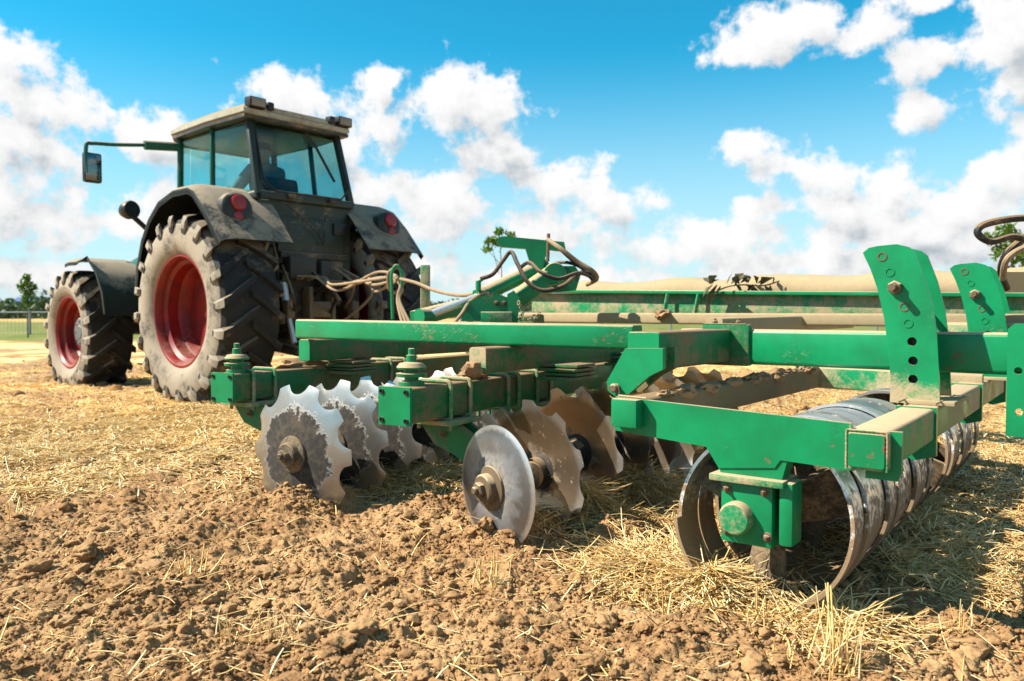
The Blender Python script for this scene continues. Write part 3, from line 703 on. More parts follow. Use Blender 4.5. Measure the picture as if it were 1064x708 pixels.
def bracket(e, d, side, s, axle, wdt=.17):
    """clamp plate under the beam and a cranked arm down to the gang axle"""
    c = e + d * s
    hp('clamp_plate', MB().box(c - ZU * .094, (.24, .24, .020), Matrix.Rotation(math.atan2(d.y, d.x), 3, 'Z'), .004), M['green_dusty'])
    strap(c - d * .075, d, side); strap(c + d * .075, d, side)
    q = side * (axle - c).dot(side); zz = (axle.z - c.z)
    ua = side * (1 if (axle - c).dot(side) > 0 else -1); L = abs((axle - c).dot(side))
    out = [(-.11, -.105), (.10, -.105), (L + .045, zz + .05), (L + .04, zz - .04), (L - .04, zz - .05), (.06, -.23), (-.03, -.20)]
    o = hp('hanger_arm', MB().plate(out, c - d * .03, ua, ZU, .022), M['green_mud'])
    hp('hanger_arm', MB().plate(out, c + d * .05, ua, ZU, .022), M['green_mud'])
    bolts([c - d * .045 + ua * .02 - ZU * .15, c - d * .045 + ua * (L - .06) + ZU * (zz + .04)], -d, .012, o)
    hp('axle_bearing', MB().lathe([(0, -.075), (.05, -.075), (.065, -.06), (.072, -.03), (.072, .03), (.065, .06), (.05, .075), (0, .075)], 24, c + q + ZU * zz + d * .01, d), M['iron'])
def spring_stack(c):
    mb = MB().lathe([(0, 0), (.055, 0), (.055, .018), (.03, .022), (.03, .034), (.062, .038), (.066, .052), (.034, .058), (.034, .066), (.06, .07), (.063, .078), (.05, .095), (.022, .10), (.022, .128), (.014, .13), (.014, .155), (.009, .157), (0, .157)], 28, c)
    hp('spring_stack', mb, M['green'])

def disc(name, c, n, R, dish, notches, mat, hub_out=True, depth=.55, phase=0.0):
    """dished disc, local Z = n (outer side); dish > 0 bulges towards n; scalloped rim when notches"""
    mb = MB(); K = 12 * notches if notches else 72; th = .006
    fr = [0, .1, .2, .35, .5, .62, .74, .84, .92, 1.0]
    def rim(a):
        if not notches: return 1.0
        u = ((a + phase) / (2 * PI) * notches) % 1.0; x = abs(u - .5) * 2                # x=0 in the middle of a notch
        hw = .62
        return 1.0 if x > hw else 1.0 - .155 * math.sqrt(max(0, 1 - (x / hw) ** 2)) ** .9
    cols = []
    for k in range(K):
        a = 2 * PI * k / K; rm = rim(a)
        row = []
        for q in fr:
            r = R * q * (rm if q > .8 else 1 if q < .62 else 1 + (rm - 1) * (q - .62) / .2)
            r = min(r, R * rm); zc = -dish * (r / R) ** 2
            row.append((r * math.cos(a), r * math.sin(a), zc))
        cols.append(row)
    vs = []; n_ = len(fr)
    for side in (1, -1):
        for row in cols:
            for i, (x, y, z) in enumerate(row): vs.append((x, y, z + side * th / 2 * (.25 if i == n_ - 1 else 1)))
    fs = []
    for s_, off in ((0, 0), (1, K * n_)):
        for k in range(K):
            k2 = (k + 1) % K
            for i in range(n_ - 1):
                f = (off + k * n_ + i, off + k2 * n_ + i, off + k2 * n_ + i + 1, off + k * n_ + i + 1)
                fs.append(f)
    for k in range(K):
        k2 = (k + 1) % K; fs.append((k * n_ + n_ - 1, k2 * n_ + n_ - 1, K * n_ + k2 * n_ + n_ - 1, K * n_ + k * n_ + n_ - 1))
    mb.add(vs, fs)
    q = zrot(n); o = mb.build(name, mat, harrow, loc=c, rot=q, sharp=50)
    if hub_out:
        h = MB().lathe([(.088, -.002), (.090, .004), (.088, .010), (.062, .016), (.060, .040), (.054, .046), (.030, .048), (.030, .050)], 32)
        h.lathe([(.032, .046), (.032, .066), (.027, .070), (0, .070)], 6); h.lathe([(.016, .068), (.016, .082), (.012, .086), (0, .086)], 14)
        h.build('hub', M['iron'] if name == 'notched_disc' else M['bolt'], o, loc=(0, 0, 0))
    else:
        h = MB().lathe([(.10, -.002), (.10, .006), (.06, .016), (.055, .06), (0, .06)], 28); h.build('hub', M['iron'], o, loc=(0, 0, 0))
    return o
# front gang
a0 = pix(304, 470, d=3.80); nA = -heading(33); RA = .338
axA = heading(30)
for k in range(9):
    c = a0 + axA * (.272 * k); c.z = .245
    disc('notched_disc', c, nA, RA, .055, 10, M['disc_front'], k == 0, phase=[.20, .05, .38, .5, .12, .33, .22, .4, .1][k])
e0 = a0.copy(); e0.z = .25
hp('gang_axle', MB().lathe([(0, .012), (.05, .012), (.05, .10), (.038, .13), (.038, 2.5), (0, 2.5)], 20, e0, axA), M['iron'])
# rear gang: a smaller plain disc outside, scalloped ones behind it, hollow side outward
b0 = pix(510, 505, d=3.15); b0.z = .225; axB = heading(33)
disc('plain_disc', b0, -heading(53), .250, .028, 0, M['disc_plain'], True)
for k in range(1, 8):
    c = b0 + axB * (.36 * k + .02); c.z = .235 if k == 1 else .262
    disc('scalloped_disc', c, -heading(44), .315, -.075, 10, M['disc_rear'], False, phase=[.3, .1, .45, .2, .6, .0, .35, .5][k])
hp('gang_axle', MB().lathe([(0, .02), (.045, .02), (.045, .12), (.034, .15), (.034, 2.8), (0, 2.8)], 20, b0, axB), M['iron'])
for k in range(7):
    mb = MB().lathe([(.04, -.12), (.06, -.11), (.048, -.03), (.048, .03), (.06, .11), (.04, .12)], 20, b0 + axB * (.36 * k + .20), axB); hp('spacer_spool', mb, M['dirt'])
for s_ in (.20, 1.35, 2.5): bracket(ga, DA, sA, s_, e0 + axA * (s_ - .02))
for s_ in (.34, 1.1, 2.1): bracket(gb, DB, sB, s_, b0 + axB * (s_ + .02))
for s_ in (.74, .84): strap(gb + DB * s_, DB, sB)
spring_stack(ga + DA * .09 + ZU * .072 + sA * .0); spring_stack(gb + DB * .13 + ZU * .072 - sB * .02 - DB * .0)
# clamp stacks between cross beams and gang beams
def clamp_stack(c, deg):
    mb = MB(); rot = Matrix.Rotation(math.atan2(heading(deg).y, heading(deg).x), 3, 'Z')
    for k, (w, t) in enumerate(((.26, .016), (.22, .014), (.25, .014), (.2, .014))): mb.box(c + ZU * (.02 * k), (w, .2, t), rot, .003)
    hp('clamp_stack', mb, M['green_mud'])
clamp_stack(pix(366, 386, d=4.72), 30); clamp_stack(pix(590, 392, d=3.85), 31); clamp_stack(pix(655, 378, d=4.4), 31)
# clods and straw carried on the gang beams are soil, built in 'carried earth' below

# roller frame: tapered side plate, cross beam in front, second arm, the roller beam behind
sx = 2.44
def sp(px, py): w = pix(px, py, x=sx); return (-w.y, w.z)
out = [sp(641, 412), sp(885, 440), sp(888, 489), sp(812, 478), sp(806, 486), sp(748, 486), sp(735, 464), sp(641, 447)]
side_pl = hp('side_plate', MB().plate(out, (sx, 0, 0), -YU, ZU, .020), M['green_clean'])
tp = pix(652, 429, x=sx - .03); MB().box((sx - .035, tp.y, tp.z), (.05, .10, .098), bev=.008).build('stop_block', M['green'], side_pl)
hp('roller_frame_beam', MB().beam((2.46, 1.34, .572), (4.5, 1.34, .572), .11, .11), M['mud_caked'])
hp('roller_frame_arm', MB().beam((4.48, 1.42, .575), (4.48, .52, .565), .06, .12), M['green_dusty'])
rbz = .527; rby = .565
rb = hp('roller_beam', MB().beam((2.412, rby, rbz), (5.6, rby, rbz), .115, .115, .012), M['green_dusty'])
MB().beam((2.405, rby, rbz), (2.414, rby, rbz), .10, .10, .008).build('end_cap', M['green'], rb)
hp('beam_foot', MB().plate([(-.03, -.085), (.056, -.085), (.066, -.06), (.066, .057), (-.03, .055)], (2.452, rby - .02, rbz), -YU, ZU, .018), M['green'])
for x in (3.12, 4.3, 5.3): hp('beam_gusset', MB().plate([(-.066, -.11), (.0, -.13), (.066, -.11), (.066, .062), (-.066, .062)], (x, rby, rbz), -YU, ZU, .03), M['green'])
def weld(pts, parent, mat='green_mud', r=.006):
    ps = spline(pts, 14) if len(pts) > 2 else [Vector(pts[0]).lerp(Vector(pts[1]), i / 30) for i in range(31)]
    MB().tube(ps, [r * .62 * (1 + .16 * math.sin(i * 1.9) + .12 * math.sin(i * 4.7)) for i in range(len(ps))], 7).build('weld_bead', M[mat], parent)
se = sp(885, 440); sf = sp(888, 489)
weld([(sx - .012, -se[0], se[1] - .004), (sx - .012, -sf[0], sf[1] + .004)], side_pl, 'green_dusty', .007)
weld([(sx - .002, 1.395, .632), (sx - .002, 1.285, .629)], side_pl, 'green_dusty')
for a_, b_ in (((-.054, .056), (-.054, -.056)), ((-.054, .057), (.054, .057)), ((.056, .056), (.056, -.056))):
    weld([(2.411, rby + a_[0], rbz + a_[1]), (2.411, rby + b_[0], rbz + b_[1])], rb, 'green_dusty', .005)
weld([(3.405, 1.285, .86), (3.405, 1.285, .70)], col_, 'green_mud', .008); weld([(3.39, 1.30, .874), (3.39, 1.50, .874)], col_, 'green_mud', .007)
for yy in (-.06, .06): weld([(3.10 + yy * 0, rby + yy, rbz + .0745), (3.50, rby + yy * 1.05, rbz + .0745)], rb, 'green_caked', .006)
# bearing housing under the side plate
ry, rz, rx = .905, .252, 2.50
bh = hp('bearing_housing', MB().box((2.475, ry + .02, .285), (.10, .17, .20), bev=.012), M['green'])
MB().box((2.475, ry + .015, .395), (.15, .24, .022), bev=.005).build('top_flange', M['green_dusty'], bh)
MB().box((2.475, ry - .105, .30), (.10, .045, .20), bev=.014).build('cheek', M['green'], bh)
MB().lathe([(0, -.01), (.052, -.01), (.052, .03), (.046, .042), (.015, .046), (0, .046)], 32, (2.425, ry + .045, .272), (-1, 0, 0)).build('bearing_cap', M['green_dusty'], bh)
bolts([(2.424, ry + .02 + b, .285 + a) for a, b in ((-.062, .062), (.075, .062), (-.062, -.07), (.08, -.06))], (-1, 0, 0), .010, bh, .01)
hp('bearing_gusset', MB().plate([(-.10, .0), (.10, .0), (.12, .075), (-.13, .075)], (2.47, ry + .01, .407), -YU, ZU, .07), M['green'])
# packer roller: steel bands on paddle spokes round a tube
RR = .286
roller = hp('packer_roller', MB().lathe([(0, 0), (.055, 0), (.055, 3.1), (0, 3.1)], 24, (2.56, ry, rz), (1, 0, 0)), M['iron'])
def band(x, w=.078, tilt=.05, a0=0, a1=2 * PI, R=RR, shift=0.0):
    mb = MB(); N = 72; full = a1 - a0 > 6.2; vs = []
    for k in range(N + (0 if full else 1)):
        a = a0 + (a1 - a0) * k / N
        xo = x + tilt * math.sin(a) + shift * (a - a0)
        for dx, r in ((-w / 2, R + .002), (w / 2, R - .002), (w / 2, R - .014), (-w / 2, R - .010)):
            vs.append((xo + dx, ry + r * math.cos(a), rz + r * math.sin(a)))
    fs = []; n = N if not full else N
    for k in range(n):
        k2 = (k + 1) % N if full else k + 1
        for j in range(4): j2 = (j + 1) % 4; fs.append((k * 4 + j, k * 4 + j2, k2 * 4 + j2, k2 * 4 + j))
    if not full: fs += [(0, 1, 2, 3), (N * 4 + 3, N * 4 + 2, N * 4 + 1, N * 4)]
    mb.add(vs, fs); mb.build('band', M['ring'], roller)
x = 2.565; k = 0
while x < 5.15:
    if not 3.9 < x < 4.08: band(x, .122, tilt=.050 + .012 * math.sin(k * 1.7), R=RR + .006 * math.sin(k * 2.3))
    x += .150 + .006 * math.sin(k * 3.1); k += 1
band(2.475, .062, .0, -1.05, -.10, RR, .02)
for k, xx in enumerate((2.62, 3.25, 3.85, 4.25, 4.9)):
    mb = MB()
    for j in range(3):
        a = 2 * PI * j / 3 + .62 + .3 * k
        rad = Vector((0, math.cos(a), math.sin(a))); tan_ = Vector((0, -math.sin(a), math.cos(a)))
        mb.plate([(.045, -.06), (.274, -.10), (.274, .10), (.045, .06)], Vector((xx, ry, rz)), rad, (tan_ + XU * .55), .010)
    mb.build('spoke', M['spoke'], roller)

# guide plates standing on the roller beam: curved, drilled, in pairs with a stop bolt
def guide(x, yo=0.0, mat='green_splash'):
    rby = globals()['rby'] + yo
    ref = 3.25
    def gp(px, py): w = pix(px, py, x=ref); return (-(w.y - globals()['rby']), w.z - rbz)
    L = [(897, 263), (903, 258), (912, 256), (932, 254), (945, 257), (951, 262), (962, 290), (970, 320), (974, 350), (976, 385), (977, 420), (925, 418), (926, 395), (923, 360), (919, 330), (912, 300), (905, 280)]
    outl = [gp(*p) for p in L]
    if sum(a[0] * b[1] - b[0] * a[1] for a, b in zip(outl, outl[1:] + outl[:1])) < 0: outl = outl[::-1]
    H8 = [(917, 267), (925, 283), (931, 299), (940, 319), (944, 336), (948, 355), (949, 375), (949, 394)]
    hol = [(*gp(*p), .0165) for p in H8]
    root = None
    for i, dx in enumerate((0, .24)):
        o = hp('guide_plate', MB().plate(outl, (x + dx, rby, rbz), -YU, ZU, .016, holes=[h for j, h in enumerate(hol) if j not in ((0, 1, 3, 4) if i == 0 else ())]), M[mat])
        if i == 0: root = o
    mb = MB()
    for j in (0, 1, 3, 4): MB().lathe([(.0165, -.012), (.0175, .0105), (.0125, .0105), (.0125, .002), (0, .002)], 18, (x, rby - hol[j][0], rbz + hol[j][1]), (-1, 0, 0)).build('plug', M['bolt' if j in (0, 3) else mat], root)
    for j in (5, 6, 7): MB().lathe([(.0163, -.03), (.0163, -.004), (.0150, -.004), (.0150, -.028), (0, -.028)], 18, (x, rby - hol[j][0], rbz + hol[j][1]), (-1, 0, 0)).build('hole_shade_cup', M['black'], root)  # added black cups stand in for the shade inside the open holes
    mb = MB(); c = Vector((x, rby - hol[2][0], rbz + hol[2][1])); mb.lathe([(0, -.28), (.013, -.28), (.013, .075), (0, .075)], 14, c, (-1, 0, 0))
    mb.lathe([(.026, .008), (.026, .030), (.02, .034), (.0, .034)], 6, c, (-1, 0, 0)); mb.lathe([(.02, -.275), (.02, -.258), (.014, -.256)], 6, c, (-1, 0, 0)); mb.build('stop_bolt', M['bolt'], root)
    hp('guide_foot', MB().box((x + .12, rby - .02, rbz + .0665), (.30, .17, .016), bev=.003), M['green_caked'])
guide(3.25); guide(4.66, -.085, 'green')
# drop leg bolted to the rear end of the right hand rail
dl = pix(1047, 352, x=3.38)
out = [(0, .09), (.02, .11), (.26, .11), (.26, -.30), (.0, -.30)]
hp('drop_leg', MB().plate([(a, b) for a, b in out][::-1], (3.385, dl.y, .775), -YU, ZU, .022, holes=[(.035, -.06, .013), (.04, -.21, .013)]), M['green'])
hp('frame_rail', MB().beam((4.86, .9, .80), (4.86, -.9, .80), .12, .15, .018), M['green_dusty'])

# centre section: dusty deep beam with lip, the caked tube above it, lower dusty rails
lx = 5.85
hp('deep_beam', MB().beam(pix(556, 315, x=lx), pix(1140, 321.5, x=lx), .10, .175, .01), M['green_dusty'])
hp('lip_rail', MB().beam(pix(535, 302.5, x=lx - .07), pix(1140, 307.5, x=lx - .07), .08, .03, .006), M['green'])
ca = pix(590, 302, x=6.1); cb = pix(1150, 296, x=6.1); ca.z = 1.08; cb.z = 1.10
mb = MB(); N = 22; pts = [ca.lerp(cb, i / N) + Vector((0, 0, .018 * math.sin(i * 1.3))) for i in range(N + 1)]
mb.tube(pts, [.06 if i == 0 else .125 + .006 * math.sin(i * 2.1) for i in range(N + 1)], 20); hp('caked_tube', mb, M['dirt_dusty'] if 'dirt_dusty' in M else M['green_caked'])
for px in (690, 722): hp('tie_strut', MB().beam(pix(px, 326, x=lx - .12), pix(px + 4, 306, x=lx - .1), .025, .03, .004), M['green_dusty'])
hp('gap_shade_box', MB().box(pix(706, 316, x=lx - .03), (.03, .22, .13), bev=.005), M['black'])  # black box stands in for the shade in the open gap
hp('frame_rail', MB().beam(pix(537, 330, x=4.9), pix(1100, 334, x=4.9), .10, .075), M['green_caked'])
hp('cross_beam', MB().beam(pix(742, 339.5, d=4.1), pix(880, 334, d=5.4), .10, .09), M['green_caked'])

# folding gear over the wing hinge: mast, ram, link, clevis plates, hoses
D5 = 5.3
facing = heading(90)                                                     # across the view; plates stand parallel to it with real thickness
def vplate(name, L, d, th, mat, parent=None):
    o0 = pix(*L[0], d=d)
    pl = [((pix(px, py, d=d) - o0).dot(facing), (pix(px, py, d=d) - o0).z) for px, py in L]
    if sum(a[0] * b[1] - b[0] * a[1] for a, b in zip(pl, pl[1:] + pl[:1])) < 0: pl = pl[::-1]
    return hp(name, MB().plate(pl, o0, facing, ZU, th), mat)
mast = vplate('mast', [(518, 247), (524, 246), (586, 252), (588, 262), (570, 260), (565, 272), (562, 300), (546, 300), (550, 272), (546, 259), (520, 257), (516, 252)], D5 + .1, .06, M['green'])
vplate('mast_foot', [(556, 277), (597, 277), (603, 286), (598, 302), (560, 306)], D5 + .25, .10, M['green'])
ram = hp('hydraulic_ram', MB().lathe([(0, 0), (.052, 0), (.056, .01), (.056, .06), (.050, .065), (.050, .56), (.056, .565), (.056, .60), (0, .60)], 28, pix(496, 309, d=5.15), pix(556, 281, d=D5 + .12) - pix(496, 309, d=5.15)), M['green'])
r0, r1 = pix(441, 329, d=5.0), pix(497, 308.5, d=5.16); MB().tube([r0, r1], .026, 20).build('ram_rod', M['chrome'], ram)
MB().lathe([(0, -.05), (.05, -.05), (.05, .05), (0, .05)], 20, pix(441, 329, d=5.0), XU).build('ram_eye', M['green'], ram)
mb = MB().tube([pix(497, 303, d=5.1), pix(497, 292, d=5.1)], .018, 10); mb.tube([pix(497, 293, d=5.1), pix(503, 289, d=5.1)], .012, 10); mb.build('hose_port', M['green'], ram)
hp('link_arm', MB().beam(pix(528, 318, d=5.15), pix(575, 284, d=5.35), .10, .12, .03), M['green'])
hp('link_pivot', MB().lathe([(0, -.08), (.07, -.08), (.075, -.07), (.075, .07), (.07, .08), (0, .08)], 24, pix(576, 285, d=5.35), heading(0)), M['green'])
vplate('clevis_plate', [(480, 316), (512, 304), (530, 310), (532, 334), (480, 334)], 5.05, .03, M['green'])
vplate('clevis_plate', [(527, 306), (534, 302), (540, 310), (538, 336), (528, 336)], 4.9, .03, M['green'])
hp('foot_block', MB().beam(pix(500, 330, d=4.85), pix(532, 330, d=4.85), .08, .07, .006), M['green_dusty'])
for a in (516, 524): mb = MB(); bolt(mb, pix(a, 315, d=5.03), -heading(0), .012, .02); hp('pivot_bolt', mb, M['bolt'])
hp('post', MB().beam(pix(442, 336, d=6.6), pix(442, 276, d=6.6), .075, .075, .006, up=heading(0)), M['green_dusty'])
hp('drawbar', MB().beam(pix(432, 331, d=5.2), pix(505, 312, d=6.0), .09, .10), M['green'])
hp('drawbar', MB().beam(pix(395, 352, d=6.9), pix(560, 338, d=5.8), .14, .16), M['green_mud'])
def hose(pts, r, mat, n=9): hp('hose', MB().tube(spline(pts, n), r, 9), M[mat])
P = lambda *a: pix(a[0], a[1], d=a[2])
hose([P(499, 290, 5.1), P(512, 285, 5.1), P(522, 272, 5.1), P(531, 262, 5.1), P(538, 275, 5.05), P(548, 293, 5.0), P(564, 302, 5.0), P(585, 297, 5.05), P(602, 284, 5.2), P(614, 284, 5.3)], .014, 'hose_dark')
hose([P(540, 279, 5.2), P(550, 273, 5.1), P(562, 283, 5.0), P(580, 290, 5.0), P(600, 284, 5.1), P(612, 287, 5.3), P(616, 292, 5.4)], .013, 'hose_dark')
hose([P(569, 249, 5.3), P(582, 258, 5.2), P(600, 272, 5.2), P(616, 282, 5.2), P(620, 290, 5.3), P(610, 296, 5.4)], .015, 'hose')
hose([P(583, 260, 5.4), P(596, 272, 5.4), P(608, 281, 5.4), P(617, 288, 5.4)], .012, 'hose_dark')
hose([P(560, 282, 5.6), P(580, 273, 5.5), P(600, 276, 5.4), P(618, 290, 5.4)], .012, 'hose_dark')
hp('hose_rod', MB().tube([P(569, 272, 5.3), P(570, 243, 5.3)], .012, 8), M['bolt'])
hose([P(470, 338, 4.9), P(480, 326, 5.0), P(488, 314, 5.05), P(500, 306, 5.1), P(508, 305, 5.1)], .012, 'hose')
# safety chain under the link
mb = MB()
for i, p in enumerate(spline([P(539, 315, 4.85), P(543, 325, 4.85), P(540, 331, 4.85), P(548, 332, 4.85), P(556, 331, 4.85), P(560, 326, 4.85)], 4)):
    ax = [Vector((1, 0, 0)), Vector((0, 0, 1)), Vector((0, 1, 0))][i % 3]; q = zrot(ax)
    mb.tube([p + q @ Vector((.014 * math.cos(a), .009 * math.sin(a), 0)) for a in np.linspace(0, 2 * PI, 10)[:-1]], .0035, 6, closed=True)
hp('chain', mb, M['green_dusty'])
# loose hoses at the right hand side
hose([P(1075, 252, 3.9), P(1052, 246, 3.9), P(1030, 251, 3.9), P(1016, 243, 3.9), P(1022, 234, 3.9), P(1048, 228, 3.9), P(1080, 226, 3.9)], .018, 'hose_dark')
hose([P(1082, 243, 4.1), P(1062, 250, 4.1), P(1046, 264, 4.1), P(1040, 282, 4.2), P(1046, 300, 4.3)], .018, 'hose_dark')
hose([P(1084, 255, 4.0), P(1064, 258, 4.0), P(1046, 270, 4.0), P(1042, 290, 4.1)], .016, 'hose')
vplate('hose_bracket', [(1040, 283), (1075, 283), (1075, 304), (1040, 304)], 4.4, .06, M['green_caked'])
# hydraulic lines from the tractor, tied in a loop
tie = (411, 290)
TW = lambda x, y, z: Matrix.Translation(Vector((5.77, 7.79, -.05))) @ Matrix.Rotation(R_(-3.8), 4, 'Z') @ Vector((x, y, z))
CPL = [(-.30, 1.36), (-.18, 1.36), (.04, 1.32), (.14, 1.32), (.24, 1.32)]
for k, (sx_, sy_, mx, my, d0) in enumerate(((312, 262, 352, 302, 8.1), (318, 266, 346, 294, 8.1), (333, 262, 366, 296, 8.2), (338, 258, 374, 290, 8.2), (345, 264, 382, 288, 8.2))):
    o_ = (k - 2) * 1.6; cx_, cz_ = CPL[k]; st_ = TW(cx_, -.78, cz_ + .02); st2 = TW(cx_ + .03, -1.0, cz_ + .0)
    tail = [P(416 + (k % 3), 300 + o_, 6.8), P(413 + k, 312, 6.75), P(418 + (k * 7) % 5 * 2, 336, 6.6)] if k < 3 else [P(418, 296 + o_, 6.8)]
    hose([st_, st2, P(mx, my + 2 * (k % 2), 7.8), P(390, 292 + o_ * 2.6 + 3 * math.sin(k * 2.1), 7.2 + .08 * math.cos(k * 3)), P(tie[0], tie[1] + o_, 6.9)] + tail, .0135, 'hose')
hose([P(404, 300, 6.9), P(404, 284, 6.85), P(414, 279, 6.85), P(420, 290, 6.85), P(412, 304, 6.9), P(404, 300, 6.9)], .016, 'hose')
hose([P(412, 289, 6.85), P(432, 294, 6.6), P(452, 302, 6.2), P(478, 307, 5.6), P(500, 304, 5.2)], .014, 'hose')
hp('hose_hoop', MB().tube(spline([P(408, 332, 6.8), P(407, 300, 6.8), P(407, 284, 6.8), P(412, 276, 6.8), P(417, 284, 6.8), P(417, 300, 6.8)], 6), .014, 8), M['green'])

# ------------------------------------------------------------------ the tractor (own axes: x to its right, y forward, z up, origin under the rear axle)
TR = R_(-3.8)
TPOS = Vector((5.77, 7.79, -.05)); tractor = empty('tractor', tuple(TPOS), TR)
set_props(tractor, 'dark dusty farm tractor with red wheel rims seen from behind, pulling the green harrow', 'tractor')
def tp_(name, mb, mat, parent=None, **k): return mb.build(name, mat, parent or tractor, **k)
def wheel(x, y, R, w, rim_r, side, nlug, front):
    """side = +1 outer face to the right, -1 to the left; local Z of the wheel points outward"""
    rot = Quaternion((0, 1, 0), side * PI / 2)
    hub = MB()
    zi = -.12 if not front else .08
    hub.lathe([(0, zi - .04), (.20, zi - .04), (.20, zi), (.17, zi + .02), (.10, zi + .035), (.095, zi + .09), (0, zi + .09)] if not front else [(0, zi), (.19, zi), (.19, zi + .03), (.175, zi + .04), (.09, zi + .042), (.08, zi + .05), (0, zi + .05)], 40)
    for k in range(8 if front else 10):
        a = 2 * PI * k / (8 if front else 10); hub.lathe([(0, zi), (.016, zi), (.016, zi + (.05 if front else .05)), (0, zi + (.05 if front else .05))], 6, (.145 * math.cos(a), .145 * math.sin(a), 0))
    o = hub.build('wheel', M['hub_grey'] if front else M['red'], tractor, loc=(x, y, R - (.03 if not front else .09)), rot=rot)
    rim = MB(); e = w / 2
    rim.lathe([(rim_r + .02, e * .80), (rim_r + .025, e * .84), (rim_r - .005, e * .85), (rim_r - .03, e * .76), (rim_r - .035, e * .60), (rim_r - .075, e * .52), (rim_r - .085, e * .2), (rim_r - .11, e * .12), (rim_r - .15, zi - .02), (.23, zi), (.17, zi - .01), (0, zi - .015)], 64)
    rim.lathe([(rim_r + .02, -e * .80), (rim_r - .01, -e * .84), (rim_r - .05, -e * .6), (rim_r - .1, -.05), (0, -.06)], 48)
    rim.build('rim', M['red'], o, loc=(0, 0, 0))
    t = MB(); Rc = R - .052
    prof = [(rim_r + .005, e * .78), (rim_r + .03, e * .88), (rim_r + .10, e * .99), (rim_r + (Rc - rim_r) * .45, e * 1.02), (Rc - .13, e * .98), (Rc - .06, e * .93), (Rc - .015, e * .84), (Rc, e * .6), (Rc + .006, 0)]
    full = prof + [(r, -h) for r, h in prof[:-1][::-1]]
    b0 = len(t.f); t.lathe(full, 96)
    for i in range(len(t.f)):                     # sidewalls carry dried dust, the tread stays dark
        band = i // 96; t.m[i] = 1 if band < 5 or band >= len(full) - 1 - 5 else 0
    for s in (1, -1):
        for k in range(nlug):
            base = 2 * PI * (k + (0 if s > 0 else .5)) / nlug
            # (fraction across from the middle, angle lag, radius of the lug top, depth to its root, half width)
            st = []
            for f_, lag, top, root, hw in ((-.10, -.02, R, Rc - .01, .030), (.15, .035, R, Rc - .01, .031), (.45, .115, R, Rc - .012, .034), (.75, .20, R - .008, Rc - .02, .038), (.93, .245, R - .022, Rc - .05, .042), (1.005, .262, R - .075, Rc - .09, .040), (1.02, .268, R - .15, Rc - .15, .030)):
                st.append((f_ * e * s, base + lag * (1.0 / R) * (-1), top, root, hw))
            vs = []
            for z, a, top, root, hw in st:
                for r_, ww in ((root, hw * 1.35), (top, hw), (top, -hw), (root, -hw * 1.35)):
                    aa = a + ww / R; zz = z if r_ == root or abs(z) < e * .9 else z * 1.035
                    vs.append((r_ * math.cos(aa), r_ * math.sin(aa), zz))
            fs = []
            n = len(st)
            for i in range(n - 1):
                for j in range(4): j2 = (j + 1) % 4; fs.append((i * 4 + j, i * 4 + j2, (i + 1) * 4 + j2, (i + 1) * 4 + j))
            fs += [(0, 1, 2, 3), ((n - 1) * 4 + 3, (n - 1) * 4 + 2, (n - 1) * 4 + 1, (n - 1) * 4)]
            b = len(t.f); t.add(vs, fs, 0)
            for i in range(4, 6):
                for j in range(4): t.m[b + i * 4 + j] = 1
    t.build('tyre', [M['rubber'], M['rubber_dust']], o, loc=(0, 0, 0), sharp=30)
    return o
for s in (-1, 1):
    wheel(-.99 if s < 0 else 1.04, 0, 1.03, .70, .585, s, 20, False)
    wheel(s * 1.03, 3.10, .82, .60, .465, s, 18, True)
# chassis, axles, gearbox
tp_('rear_axle', MB().lathe([(0, -.7), (.15, -.7), (.19, -.4), (.26, -.28), (.26, .28), (.19, .4), (.15, .7), (0, .7)], 28, (0, 0, 1.0), (1, 0, 0)), M['iron'])
tp_('front_axle', MB().beam((-.72, 3.0, .8), (.72, 3.0, .8), .22, .22, .04), M['iron'])
tp_('gearbox', MB().box((0, 1.1, .98), (.56, 3.2, .62), bev=.06).box((0, -.35, 1.12), (.62, .42, .72), bev=.04).box((0, 1.2, .7), (.46, 2.6, .2), bev=.04), M['iron'])
mb = MB(); hood = [(-.44, 1.95, .34), (-.46, 1.99, .4), (0, 0, 0)]
sec = lambda w, z0, z1: [(-w, z0), (-w, z1 - .14), (-w * .86, z1 - .04), (-w * .5, z1), (w * .5, z1), (w * .86, z1 - .04), (w, z1 - .14), (w, z0)]
vs = []
for y, w, z0, z1 in ((1.35, .47, 1.15, 2.0), (2.4, .45, 1.1, 1.92), (3.4, .42, 1.05, 1.76), (3.75, .38, 1.05, 1.62), (3.85, .33, 1.1, 1.5)): vs += [(a, y, z) for a, z in sec(w, z0, z1)]
fs = [tuple(range(8)), tuple(range(32, 40))[::-1]] + [(i * 8 + j, i * 8 + (j + 1) % 8, (i + 1) * 8 + (j + 1) % 8, (i + 1) * 8 + j) for i in range(4) for j in range(8)]
tp_('hood', mb.add(vs, fs), M['trac_green'])
tp_('exhaust', MB().tube([(.62, 1.55, 1.5), (.62, 1.55, 2.9), (.62, 1.5, 3.0)], .06, 16), M['black'])
tp_('fuel_tank', MB().box((-.55, 1.35, .95), (.46, 1.1, .66), bev=.08), M['black'])
mb = MB()
for k in range(3): mb.box((-.86, 1.25, .55 + .3 * k), (.34, .34, .035), bev=.008)
mb.box((-.70, 1.08, .85), (.03, .03, .7)).box((-.70, 1.42, .85), (.03, .03, .7)); tp_('cab_steps', mb, M['iron'])
